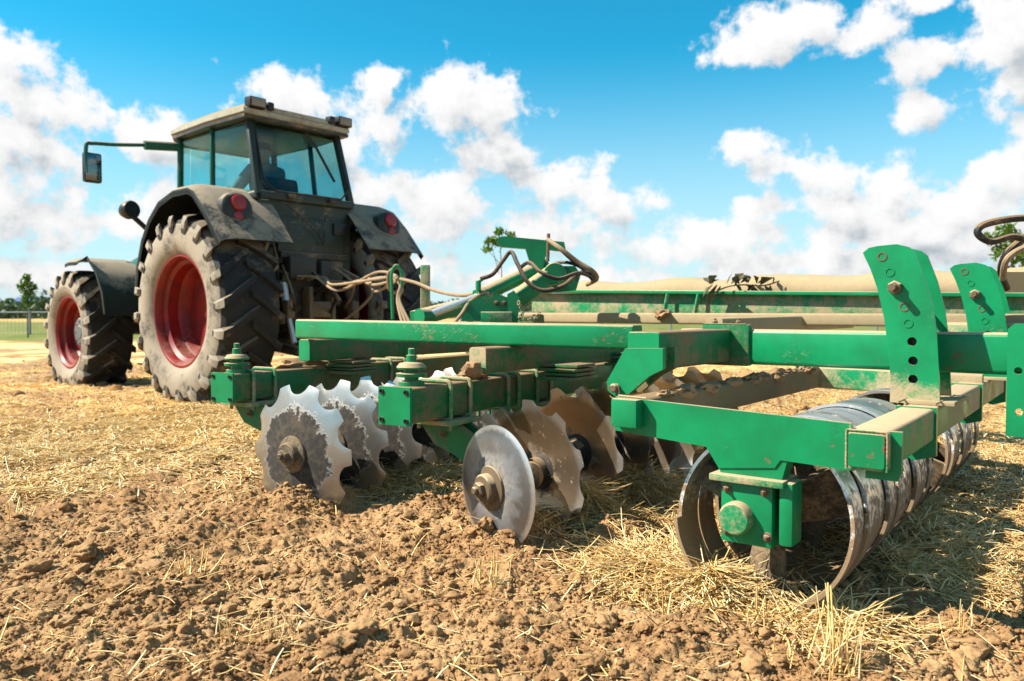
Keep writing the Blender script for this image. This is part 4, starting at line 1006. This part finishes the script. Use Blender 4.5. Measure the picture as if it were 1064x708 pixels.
# fenders: a bent shell with a lip, over each rear wheel
def shell(prof_top, x_in, x_out, th, lip, s):
    """prof: (y, z) line; builds a shell of thickness th from x_in to x_out with a rounded outer edge and a skirt lip"""
    vs = []; n = len(prof_top); xs = [(x_in, 0), (x_in + (x_out - x_in) * .80, 0), (x_in + (x_out - x_in) * .93, -.018), (x_out, -.055), (x_out, -.055 - lip)]
    rows = []
    for i, (y, z) in enumerate(prof_top):
        a = prof_top[max(0, i - 1)]; b = prof_top[min(n - 1, i + 1)]
        t = Vector((0, b[0] - a[0], b[1] - a[1])).normalized(); nrm = Vector((0, -t.z, t.y))
        if nrm.z < 0 and i not in (0, n - 1): pass
        up = Vector((0, t.z, -t.y)); up = up if up.dot(Vector((0, y - 0, z - CEN))) > 0 else -up
        rows.append([(Vector((s * x, y, z)) + up * d_, Vector((s * x, y, z)) + up * (d_ - th)) for x, d_ in xs])
    m = len(xs)
    for r in rows:
        for o_, i_ in r: vs.append(o_)
    for r in rows:
        for o_, i_ in r: vs.append(i_)
    N = n * m; fs = []
    for i in range(n - 1):
        for j in range(m - 1):
            fs.append((i * m + j, i * m + j + 1, (i + 1) * m + j + 1, (i + 1) * m + j)); fs.append((N + i * m + j, N + (i + 1) * m + j, N + (i + 1) * m + j + 1, N + i * m + j + 1))
        for j in (0, m - 1): fs.append((i * m + j, (i + 1) * m + j, N + (i + 1) * m + j, N + i * m + j))
    for i in (0, n - 1):
        for j in range(m - 1): fs.append((i * m + j, i * m + j + 1, N + i * m + j + 1, N + i * m + j))
    return MB().add(vs, fs)
CEN = 1.0
fprof = [(1.12, 1.20), (1.06, 1.50), (.92, 1.82), (.72, 2.06), (.46, 2.24), (.10, 2.33), (-.24, 2.33), (-.40, 2.27), (-.62, 2.07), (-.86, 1.80), (-.93, 1.72)]
for s in (-1, 1):
    f = tp_('rear_fender', shell(fprof, .50, 1.30 if s < 0 else 1.38, .018, .05, s), M['trac_fender'], sharp=28)
    # lamp pod bulging from the sloping rear face, a large and a small round lamp in it
    nr = Vector((0, -1, .16)).normalized(); c = Vector((s * 1.0, -.67, 2.05))
    MB().lathe([(.10, -.30), (.165, -.16), (.18, -.05), (.17, .02), (.145, .045), (.12, .05), (0, .045)], 28, c, nr).build('lamp_pod', M['trac_fender'], f)
    la = tp_('rear_lamp', MB().lathe([(.085, .03), (.085, .06), (.07, .075), (.0, .082)], 28, c + Vector((0, 0, .05)), nr), M['lamp_red'])
    MB().lathe([(.052, .03), (.052, .065), (.04, .075), (0, .078)], 20, c + Vector((s * .01, 0, -.085)), nr).build('reflector', M['lamp_red'], la)
# front fenders
CEN = .8
pf = [(1.98, .98), (2.04, 1.22), (2.2, 1.46), (2.44, 1.64), (2.74, 1.725), (3.02, 1.73), (3.16, 1.71)]
for s in (-1, 1): tp_('front_fender', shell([(y, z - .03) for y, z in pf], .70, 1.30, .016, .03, s), M['trac_fender'], sharp=40); tp_('fender_stay', MB().tube([(s * .68, 2.6, 1.0), (s * .72, 2.6, 1.66)], .025, 10), M['iron'])
# cab: lower shell, pillars, panes, roof
cb_ = [(-.66, -.52), (.54, -.52), (.64, .2), (.64, 1.0), (.48, 1.42), (-.52, 1.42), (-.72, 1.0), (-.72, .2)]
mb = MB(); vs = [(x, y, 1.3) for x, y in cb_] + [(x, y, 2.20) for x, y in cb_]
tp_('cab_body', mb.add(vs, [tuple(range(8))[::-1], tuple(range(8, 16))] + [(i, (i + 1) % 8, 8 + (i + 1) % 8, 8 + i) for i in range(8)]), M['trac_body'])
# glazing corners, bottom and top: the cab leans in a little towards the roof
Bt = {'rl': (-.66, -.54, 2.25), 'rr': (.54, -.54, 2.25), 'bl': (-.74, .30, 2.18), 'br': (.66, .30, 2.18), 'fl': (-.72, 1.12, 2.05), 'fr': (.64, 1.12, 2.05), 'nl': (-.44, 1.46, 2.08), 'nr': (.38, 1.46, 2.08)}
Tt = {'rl': (-.66, -.34, 3.12), 'rr': (.47, -.34, 3.12), 'bl': (-.71, .34, 3.12), 'br': (.58, .34, 3.12), 'fl': (-.68, 1.16, 3.10), 'fr': (.58, 1.16, 3.10), 'nl': (-.44, 1.40, 3.08), 'nr': (.36, 1.40, 3.08)}
for k_, w in (('rl', .085), ('rr', .085), ('bl', .06), ('br', .06), ('fl', .07), ('fr', .07)): tp_('cab_pillar', MB().beam(Bt[k_], Tt[k_], w, w * .8, .02, up=(0, 1, 0)), M['trac_green'] if k_ in ('bl', 'fl') else M['trac_body'])
mb = MB()
for a, b in (('rl', 'rr'), ('bl', 'fl'), ('br', 'fr'), ('rl', 'bl'), ('rr', 'br'), ('fl', 'nl'), ('fr', 'nr'), ('nl', 'nr')):
    mb.beam(Bt[a], Bt[b], .07, .09, .02)
tp_('cab_sill', mb, M['trac_body'])
def pane(name, ks, inset=.012):
    pts = [Vector(Bt[k]) for k in ks] + [Vector(Tt[k]) for k in ks[::-1]]
    c = sum(pts, Vector()) / 4; pts = [p + (c - p) * .03 for p in pts]; n = (pts[1] - pts[0]).cross(pts[2] - pts[1]).normalized() * .004
    mb = MB().add([p + n for p in pts] + [p - n for p in pts], [(0, 1, 2, 3), (7, 6, 5, 4), (0, 4, 5, 1), (1, 5, 6, 2), (2, 6, 7, 3), (3, 7, 4, 0)])
    return tp_(name, mb, M['glass_rear' if name == 'rear_window' else 'glass'], smooth=False)
rw = pane('rear_window', ('rl', 'rr')); pane('side_window', ('rl', 'bl')); pane('cab_door_window', ('bl', 'fl')); pane('side_window', ('rr', 'br')); pane('cab_door_window', ('br', 'fr')); pane('windscreen', ('nl', 'nr')); pane('quarter_window', ('fl', 'nl')); pane('quarter_window', ('fr', 'nr'))
bt = [Vector((-.62, -.555, 2.42)), Vector((-.48, -.57, 2.30)), Vector((.38, -.57, 2.30)), Vector((.50, -.555, 2.42)), Vector((.44, -.37, 3.07)), Vector((-.62, -.37, 3.07))]
MB().tube(bt, .014, 8, closed=True).build('window_frame', M['black'], rw)
MB().tube([(.02, -.39, 3.03), (.10, -.43, 2.94), (.32, -.53, 2.50)], .016, 8).build('wiper', M['black'], rw)
for x in (-.30, .24): MB().box((x, -.60, 2.26), (.08, .05, .05), bev=.01).build('hinge', M['iron'], rw)
sd = [(-.79, -.47), (.58, -.47), (.66, .3), (.64, 1.2), (.46, 1.60), (-.54, 1.60), (-.78, 1.2), (-.82, .3)]
vs = [(x * .95, y * .96, 3.10) for x, y in sd] + [(x, y, 3.12) for x, y in sd] + [(x, y, 3.16) for x, y in sd] + [(x * .88, y * .88 + .06, 3.235) for x, y in sd] + [(x * .6, y * .6 + .2, 3.26) for x, y in sd]
roof = tp_('cab_roof', MB().add(vs, [tuple(range(8))[::-1], tuple(range(32, 40))] + [(l * 8 + i, l * 8 + (i + 1) % 8, l * 8 + 8 + (i + 1) % 8, l * 8 + 8 + i) for l in range(4) for i in range(8)]), M['trac_roof'], sharp=30)
tp_('roof_rim', MB().add([(x * .985, y * .985, 3.065) for x, y in sd] + [(x * .985, y * .985, 3.101) for x, y in sd], [tuple(range(8))[::-1], tuple(range(8, 16))] + [(i, (i + 1) % 8, 8 + (i + 1) % 8, 8 + i) for i in range(8)]), M['iron'])
tp_('roof_lining', MB().box((-.08, .5, 3.05), (1.2, 1.6, .02), bev=.005), M['black'])
MB().box((-.10, -.425, 3.195), (.92, .06, .06), bev=.012).build('air_grille', M['trac_roof'], roof)
for x in (-.64, .50):
    wl = tp_('work_lamp', MB().box((x, -.45, 3.23), (.20, .12, .115), bev=.02), M['black'])
    MB().box((x, -.512, 3.23), (.16, .012, .085), bev=.004).build('lens', M['lamp_clear'], wl)
for x in (-.47, .33): tp_('lamp_bracket', MB().box((x, -.44, 3.225), (.08, .10, .09), bev=.02), M['black'])
# mirrors
mir = tp_('mirror_arm', MB().tube([(-.70, 1.18, 2.98), (-1.08, 1.24, 2.95)], .055, 12).tube(spline([(-1.05, 1.24, 2.955), (-1.4, 1.28, 2.91), (-1.63, 1.30, 2.89), (-1.70, 1.30, 2.85), (-1.70, 1.30, 2.55)], 6), .022, 10), M['trac_green'])
MB().box((-1.63, 1.33, 2.62), (.20, .08, .34), bev=.035).build('mirror_head', M['black'], mir)
MB().box((-1.63, 1.286, 2.62), (.17, .012, .30), bev=.004).build('mirror_glass', M['mirror'], mir)
tp_('side_lamp', MB().lathe([(0, -.13), (.07, -.12), (.105, -.05), (.11, .03), (.10, .05), (0, .055)], 24, (-1.18, 1.42, 2.20), (.2, -1, .1)).tube([(-1.14, 1.42, 2.12), (-.95, 1.40, 1.95), (-.72, 1.35, 1.85)], .03, 10), M['black'])
# rear end: linkage, lift rods, hitch, valve block, top link
tp_('valve_block', MB().box((-.22, -.62, 1.48), (.34, .16, .24), bev=.02).box((.16, -.62, 1.42), (.30, .16, .30), bev=.02), M['iron'])
for s in (-1, 1):
    tp_('lower_link', MB().beam((s * .40, -.30, .62), (s * .46, -1.25, .55), .07, .11, .02).lathe([(0, -.06), (.07, -.06), (.07, .06), (0, .06)], 18, (s * .46, -1.28, .55), (1, 0, 0)), M['iron'])
    lr = tp_('lift_rod', MB().tube([(s * .45, -.86, .66), (s * .43, -.66, 1.10)], .028, 12).tube([(s * .43, -.68, 1.06), (s * .42, -.60, 1.32)], .045, 12), M['chrome' if s < 0 else 'iron'])
    tp_('lift_arm', MB().beam((s * .34, -.18, 1.50), (s * .42, -.66, 1.36), .08, .12, .03), M['trac_body'])
    tp_('cab_mount', MB().box((s * .55, -.50, 1.22), (.14, .20, .44), bev=.03), M['iron'])
tp_('top_link', MB().tube([(0, -.58, 1.18), (.02, -.80, 1.30), (.03, -1.0, 1.10)], .035, 12), M['iron'])
tp_('hitch_frame', MB().box((-.15, -.66, .92), (.05, .16, .7), bev=.01).box((.15, -.66, .92), (.05, .16, .7), bev=.01).box((0, -.70, .62), (.34, .2, .10), bev=.02).box((0, -.66, 1.02), (.28, .12, .18), bev=.03), M['bolt'])
tp_('pto_guard', MB().box((0, -.64, .80), (.30, .16, .03), bev=.01), M['bolt'])
for k, (x, z) in enumerate(((-.30, 1.36), (-.18, 1.36), (.04, 1.32), (.14, 1.32), (.24, 1.32))):
    tp_('coupling', MB().lathe([(0, 0), (.03, 0), (.03, .05), (.022, .06), (.022, .10), (0, .10)], 14, (x, -.70, z), (0, -1, .1)), M['bolt'])
tp_('panel_cable', MB().tube(spline([(-.40, -.60, 2.18), (-.2, -.62, 2.05), (.05, -.61, 1.85), (.10, -.61, 1.75), (.14, -.60, 2.1)], 6), .008, 6), M['hose_dark'])
for k, (a, b, c_) in enumerate((((-.40, -.56, 1.5), (-.52, -.95, 1.15), (-.30, -.62, .95)), ((.34, -.6, 1.5), (.50, -.98, 1.22), (.28, -.66, .85)), ((-.1, -.66, 1.45), (-.05, -1.02, 1.2), (.12, -.7, .98)), ((.20, -.66, 1.5), (.26, -.95, 1.30), (.40, -.62, 1.05)), ((-.48, -.5, 1.75), (-.56, -.72, 1.5), (-.46, -.55, 1.2)))):
    tp_('linkage_hose', MB().tube(spline([a, b, c_], 10), .017, 8), M['hose_dark'] if k % 2 == 0 else M['hose'])
for s in (-1, 1):
    tp_('link_clevis', MB().box((s * .43, -.72, 1.02), (.10, .11, .20), bev=.02), M['bolt']); tp_('stabiliser', MB().beam((s * .25, -.45, .70), (s * .43, -1.05, .58), .045, .06, .01), M['iron'])
tp_('ladder_bar', MB().beam((-.44, -.58, 1.62), (.44, -.58, 1.62), .05, .07, .01), M['iron'])
tp_('number_holder', MB().box((.36, -.575, 1.95), (.18, .02, .14), bev=.006), M['black'])
tp_('rear_panel', MB().box((-.02, -.545, 1.78), (.86, .03, .52), bev=.02), M['trac_body'])
# seat, wheel and dash inside the cab
tp_('seat', MB().box((-.06, .25, 2.02), (.52, .5, .14), bev=.05).box((-.06, 0, 2.30), (.46, .14, .52), Matrix.Rotation(R_(-8), 3, 'X'), .06), M['seat'])
tp_('steering_wheel', MB().tube([(.20 * math.cos(a), .80 + .18 * math.sin(a), 2.42 + .09 * math.sin(a)) for a in np.linspace(0, 2 * PI, 28)[:-1]], .016, 8, closed=True).tube([(0, .80, 2.42), (0, 1.05, 2.05)], .04, 10).beam((-.19, .8, 2.42), (.19, .8, 2.42), .03, .015, .005), M['black'])
tp_('dashboard', MB().box((0, 1.18, 2.10), (.6, .26, .3), bev=.06).box((.52, .55, 2.25), (.16, .6, .22), bev=.05), M['black'])

# ------------------------------------------------------------------ the driver: one skinned body, hair and shirt worn over it
def driver():
    bx = Matrix.Translation(TPOS) @ Matrix.Rotation(TR, 4, 'Z') @ Matrix.Translation(Vector((-.12, .04, .04)))
    J = {'pel': ((0, .18, 2.14), .15), 'wst': ((0, .17, 2.30), .145), 'chs': ((0, .18, 2.50), .17), 'nkb': ((0, .18, 2.66), .085), 'nck': ((0, .20, 2.73), .06), 'hd1': ((0, .22, 2.81), .085), 'hd2': ((0, .225, 2.89), .098), 'hd3': ((0, .22, 2.955), .070)}
    E_ = [('pel', 'wst'), ('wst', 'chs'), ('chs', 'nkb'), ('nkb', 'nck'), ('nck', 'hd1'), ('hd1', 'hd2'), ('hd2', 'hd3')]
    for s, t in ((-1, 'l'), (1, 'r')):
        J.update({'sh' + t: ((s * .19, .18, 2.60), .075), 'el' + t: ((s * .29, .34, 2.38), .052), 'wr' + t: ((s * .19, .62, 2.42), .034), 'pa' + t: ((s * .175, .70, 2.44), .036),
                  'hp' + t: ((s * .10, .24, 2.13), .10), 'kn' + t: ((s * .14, .66, 2.16), .072), 'an' + t: ((s * .14, .86, 1.78), .05), 'ft' + t: ((s * .14, 1.02, 1.73), .045)})
        E_ += [('chs', 'sh' + t), ('sh' + t, 'el' + t), ('el' + t, 'wr' + t), ('wr' + t, 'pa' + t), ('pel', 'hp' + t), ('hp' + t, 'kn' + t), ('kn' + t, 'an' + t), ('an' + t, 'ft' + t)]
        for k in range(4):
            J['f%d' % k + t] = ((s * (.165 + .012 * k), .775 - .012 * k, 2.452 - .012 * k), .010); J['g%d' % k + t] = ((s * (.168 + .012 * k), .80 - .012 * k, 2.425 - .014 * k), .009)
            E_ += [('pa' + t, 'f%d' % k + t), ('f%d' % k + t, 'g%d' % k + t)]
        J['th' + t] = ((s * .145, .735, 2.462), .011); E_.append(('pa' + t, 'th' + t))
    names = list(J); org = Vector((0, .2, 2.06))
    me = bpy.data.meshes.new('person'); me.from_pydata([Vector(J[n][0]) - org for n in names], [(names.index(a), names.index(b)) for a, b in E_], [])
    o = bpy.data.objects.new('person', me); COL.objects.link(o); o.matrix_world = bx @ Matrix.Translation(org)
    sk = o.modifiers.new('Skin', 'SKIN'); sk.use_smooth_shade = True
    for i, n in enumerate(names): r = J[n][1]; me.skin_vertices[0].data[i].radius = (r, r)
    me.skin_vertices[0].data[names.index('pel')].use_root = True
    ss = o.modifiers.new('Sub', 'SUBSURF'); ss.levels = ss.render_levels = 2
    me.materials.append(M['skin'])
    bpy.context.view_layer.update(); dg = bpy.context.evaluated_depsgraph_get(); bm_ = bpy.data.meshes.new_from_object(o.evaluated_get(dg)); o.modifiers.clear(); o.data = bm_; bm_.name = 'person'
    # clothes as material zones would leave hems rough: worn over the body as slightly larger shells cut from it
    bm_.materials.clear(); bm_.materials.append(M['skin'])
    def garment(name, keep, off, mat):
        b = bmesh.new(); b.from_mesh(bm_); b.normal_update(); b.verts.ensure_lookup_table()
        mv = [(v, v.normal.copy()) for v in b.verts]
        dele = [v for v in b.verts if not keep(v.co + org)]
        for v, n in mv: v.co += n * off
        bmesh.ops.delete(b, geom=dele, context='VERTS'); m2 = bpy.data.meshes.new(name); b.to_mesh(m2); b.free(); m2.materials.append(mat)
        g = bpy.data.objects.new(name, m2); COL.objects.link(g); g.parent = o; so = g.modifiers.new('Solid', 'SOLIDIFY'); so.thickness = .004; so.offset = 1
    garment('shirt', lambda p: p.z > 2.14 and p.z < 2.70 and p.y < .45 and not (p.y > .40 and p.z < 2.2), .008, M['shirt'])
    garment('trousers', lambda p: p.z < 2.22 and (p.z > 1.78) and not (p.y > .55 and p.z > 2.28), .007, M['seat'])
    garment('hair', lambda p: p.z > 2.84 and p.y < .26 or p.z > 2.955, .010, M['hair'])
    # face
    f = MB(); f.lathe([(0, -.012), (.018, -.006), (.014, .02), (0, .028)], 12, Vector((0, .315, 2.865)) - org, (0, 1, -.3)); f.build('nose', M['skin'], o, loc=(0, 0, 0))
    for s in (-1, 1):
        f = MB().lathe([(0, -.012), (.012, -.004), (.013, .002), (0, .008)], 12, Vector((s * .036, .307, 2.895)) - org, (s * .2, 1, 0)); f.build('eye', M['mirror'], o, loc=(0, 0, 0))
        f = MB().lathe([(0, -.01), (.03, -.006), (.034, .006), (0, .008)], 14, Vector((s * .098, .215, 2.875)) - org, (s, -.3, 0)); f.build('ear', M['skin'], o, loc=(0, 0, 0))
    f = MB().box(Vector((0, .308, 2.828)) - org, (.05, .012, .012), bev=.004); f.build('mouth', M['lamp_red'], o, loc=(0, 0, 0))
    set_props(o, 'driver with dark hair in a grey blue shirt seated at the wheel inside the cab', 'person')
driver()

# ------------------------------------------------------------------ far side of the field: fence, saplings, wood, long blue barn
def post_at(px, py, d): return pix(px, py, d=d)
fa, fb = pix(-420, 349, d=33.5), pix(1300, 349, d=36); fa.z = fb.z = 0
fence = empty('wire_fence', tuple(fa)); set_props(fence, 'low galvanised wire mesh fence with steel posts at the far edge of the field', 'fence')
fdir = (fb - fa).normalized(); FL = (fb - fa).length; s0 = (pix(24, 349, d=33.6) - fa).dot(fdir) % 3.1; s_ = s0; n = 0
while s_ < FL:
    p = fa + fdir * s_; MB().lathe([(0, -.2), (.05, -.2), (.05, 1.02), (.056, 1.02), (.056, 1.05), (0, 1.06)], 10, p).build('post', M['zinc'], fence); s_ += 3.1; n += 1
MB().tube([fa + ZU * 1.0, fb + ZU * 1.0], .026, 8).build('top_rail', M['zinc'], fence)
vs, fs = [], []
nrm = fdir.cross(ZU)
def wire(a, b, w=.004):
    d = (b - a).normalized(); u = d.cross(nrm).normalized() * w; k = len(vs); vs.extend([a + u, b + u, b - u, a - u, a + nrm * w, b + nrm * w]); fs.extend([(k, k + 1, k + 5, k + 4), (k + 4, k + 5, k + 2, k + 3), (k, k + 1, k + 2, k + 3)])
for k in range(9): wire(fa + ZU * (.08 + k * .11), fb + ZU * (.08 + k * .11))
for k in range(int(FL / .16)): p = fa + fdir * (.16 * k); wire(p + ZU * .06, p + ZU * .99)
MB().add(vs, fs).build('wire_mesh', M['zinc'], fence, smooth=False, recalc=False)

def leaf_cloud(n, c, r, size, seed, shape=None):
    g = np.random.default_rng(seed); vs, fs = [], []
    for i in range(n):
        v = g.normal(size=3); v /= np.linalg.norm(v); rad = g.random() ** .4
        p = np.array(c) + v * np.array(r) * rad
        a = g.normal(size=3); a /= np.linalg.norm(a); b = np.cross(a, g.normal(size=3)); b /= np.linalg.norm(b); s = size * (.6 + .8 * g.random())
        k = len(vs); nn = np.cross(a, b) * s * .25
        vs += [p - a * s, p - b * s * .45 + nn, p + a * s, p + b * s * .45 + nn]; fs += [(k, k + 1, k + 2), (k, k + 2, k + 3)]
    return vs, fs
def sapling(base, top, lean, blobs, lab, leaf=.07, seed=1):
    t = empty('sapling', tuple(base)); set_props(t, lab, 'tree', 'saplings along the far fence')
    b = Vector(base); mid = b + (Vector(top) - b) * .5 + lean
    MB().tube(spline([b - ZU * .1, mid, Vector(top)], 6), [.035 - .027 * i / 12 for i in range(13)], 8).build('trunk', M['bark'], t)
    mb = MB()
    for k, (c, r, n) in enumerate(blobs):
        v, f = leaf_cloud(n, c, r, leaf, seed + k); mb.add(v, f)
        br = MB()
    mb.build('crown', M['leaf'], t, smooth=False, recalc=False)
    for k, (c, r, n) in enumerate(blobs[1:4]):
        a = b + (Vector(top) - b) * (.62 + .1 * k); MB().tube([a, (a + Vector(c)) / 2 + ZU * .03, Vector(c)], [.014, .01, .005], 6).build('branch', M['bark'], t)
def px3(px, py, d): return tuple(pix(px, py, d=d))
b = pix(29, 350, d=30); b.z = 0
sapling(b, px3(28, 292, 30), Vector((0, 0, 0)), [(px3(28, 289, 30), (.18, .18, .2), 45), (px3(24, 297, 30), (.22, .2, .22), 60), (px3(33, 300, 30), (.2, .2, .25), 60), (px3(27, 308, 30), (.2, .2, .25), 60), (px3(30, 315, 30), (.14, .14, .16), 25)], 'small bright green sapling by the fence post at the left edge', .10, 5)
b = pix(518, 346, d=26); b.z = 0
sapling(b, px3(519, 242, 26), Vector((.15, 0, 0)), [(px3(519, 241, 26), (.18, .18, .16), 34), (px3(509, 250, 26), (.22, .2, .14), 40), (px3(505, 259, 26), (.2, .2, .12), 26), (px3(530, 244, 26), (.18, .2, .14), 24), (px3(516, 252, 26), (.2, .2, .2), 30)], 'thin sapling with few leaves showing behind the hydraulic ram', .11, 25)
b = pix(1046, 346, d=24); b.z = 0
sapling(b, px3(1046, 240, 24), Vector((0, 0, 0)), [(px3(1046, 238, 24), (.3, .3, .2), 70), (px3(1032, 247, 24), (.28, .3, .22), 70), (px3(1056, 250, 24), (.4, .4, .3), 110), (px3(1040, 262, 24), (.3, .3, .3), 80), (px3(1062, 270, 24), (.35, .35, .3), 80), (px3(1046, 285, 24), (.25, .3, .3), 50)], 'leafy sapling behind the loose black hoses at the right edge', .10, 45)
g = np.random.default_rng(3); vs, fs = [], []
for i in range(190):
    az = -25 + 100 * g.random() if i < 160 else -60 + 170 * g.random()
    dd_ = 190 + 60 * g.random(); a = R_(az + math.degrees(TH) - 32); hgt = (2.6 + 3.2 * g.random()) * (1.0 if g.random() > .15 else 1.25)
    c = (math.sin(a) * dd_, math.cos(a) * dd_, hgt * .45)
    v, f = leaf_cloud(150, c, (3.2 + 3 * g.random(), 3.2, hgt * .55), .75, 500 + i); k = len(vs); vs += v; fs += [tuple(q + k for q in w) for w in f]
np_mesh('far_wood', np.array(vs), np.array(fs), M['wood_leaf'], smooth=False, label='dark green wood along the horizon beyond the fence', cat='wood', kind='stuff')
bc = pix(46, 318, d=235); bc.z = 0
barn = empty('barn', tuple(bc)); set_props(barn, 'long low blue roofed barn half hidden in the far wood', 'barn')
M['blue'] = simple('blue_sheet_roof', (.05, .12, .26), .5, 0, 2); M['wall'] = simple('pale_wall', (.45, .47, .5), .8, 0, 2)
q = math.atan2(heading(90).y, heading(90).x); rm_ = Matrix.Rotation(q, 3, 'Z')
MB().box(bc + ZU * 1.9, (15, 9, 3.8), rm_).build('wall', M['wall'], barn)
ex = rm_ @ Vector((1, 0, 0)); ey = rm_ @ Vector((0, 1, 0))
pr = [bc + ex * a * 7.9 + ey * b * 5 + ZU * z for a in (-1, 1) for b, z in ((-1, 3.6), (0, 6.0), (1, 3.6), (1, 3.4), (-1, 3.4))]
MB().add(pr, [(0, 1, 2, 3, 4), (9, 8, 7, 6, 5), (0, 5, 6, 1), (1, 6, 7, 2), (2, 7, 8, 3), (3, 8, 9, 4), (4, 9, 5, 0)]).build('roof', M['blue'], barn)

# ------------------------------------------------------------------ withered weeds and earth lying on the harrow
def weed(c, lab, seed, n=16, span=.20):
    g = np.random.default_rng(seed); t = empty('withered_weed', tuple(c)); set_props(t, lab, 'withered weed')
    c = Vector(c)
    st = MB().tube(spline([c + facing * -span * 1.1 - ZU * .07 , c + facing * -span * .5 + ZU * .0, c + facing * .0 + ZU * .02, c + facing * span * .7 + ZU * .015, c + facing * span * 1.2 + ZU * .05], 6), .006, 6); st.build('stem', M['bark'], t)
    mb = MB()
    for i in range(n):
        u = (g.random() * 2 - 1); p = c + facing * span * u + ZU * (.015 + .02 * g.random()); s = .045 + .05 * g.random()
        dv = Vector((g.normal() * .6, g.normal() * .6, .35 + .8 * g.random())).normalized() if g.random() > .35 else Vector((g.normal(), g.normal(), -.7)).normalized()
        w = dv.cross(Vector(g.normal(size=3).tolist())).normalized(); m1 = p + dv * s * .9; e = p + dv * s * 1.8 + ZU * -s * .6
        k = w * s * .42; nn = dv.cross(w) * s * .12
        mb.add([p, m1 + k + nn, e, m1 - k + nn, p + nn * .6], [(0, 1, 2), (0, 2, 3), (4, 2, 1), (4, 3, 2)])
    mb.build('leaf_clump', M['wilted'], t, smooth=False, recalc=False)
weed(pix(770, 299, x=lx - .08), 'withered dark weed with curled leaves lying on the lip of the dusty beam', 5, 30, .24)
def earth(c, r, seed, lab, parent=None):
    v, f = ico(3); g = np.random.default_rng(seed)
    s = 1 + .7 * (vnoise(v[:, 0] * 2.1 + 50 + seed, v[:, 1] * 2.1 + v[:, 2] * 2 + 50, seed) - .5) + .6 * (vnoise(v[:, 0] * 5.3 + 50, v[:, 1] * 5.3 + v[:, 2] * 4 + 50, seed + 1) - .5)
    q = v * s[:, None] * np.array(r)
    mb = MB().add(q.tolist(), f.tolist()); o = mb.build('earth_lump', M['dirt'], None, loc=tuple(c)); set_props(o, lab, 'earth lump', 'earth lumps lying on the harrow')
earth(pix(690, 327, x=4.86), (.10, .06, .035), 3, 'crumbling earth lump on the lower dusty rail below the deep beam')
earth(c2 + heading(37.5) * .02 + ZU * .04 - heading(37.5) * .06 - ZU * .08, (.03, .05, .035), 6, 'earth lump stuck to the face of the short dusty beam end')
earth(ga + DA * .62 + ZU * .08, (.16, .06, .04), 8, 'flat earth lump on top of the front gang beam near the tyre')
earth(gb + DB * .52 + ZU * .076, (.13, .05, .03), 11, 'flat earth lump on top of the rear gang beam behind the spring stack')

for i in range(9):
    earth(Vector((2.62 + .2 * i + .05 * math.sin(i * 5), 1.30 + .012 * math.sin(i * 3), .628)), (.05 + .03 * abs(math.sin(i * 2.2)), .035, .016 + .012 * abs(math.sin(i * 1.3))), 31 + i, 'thin crumbling earth lumps in a row along the muddy roller frame beam')
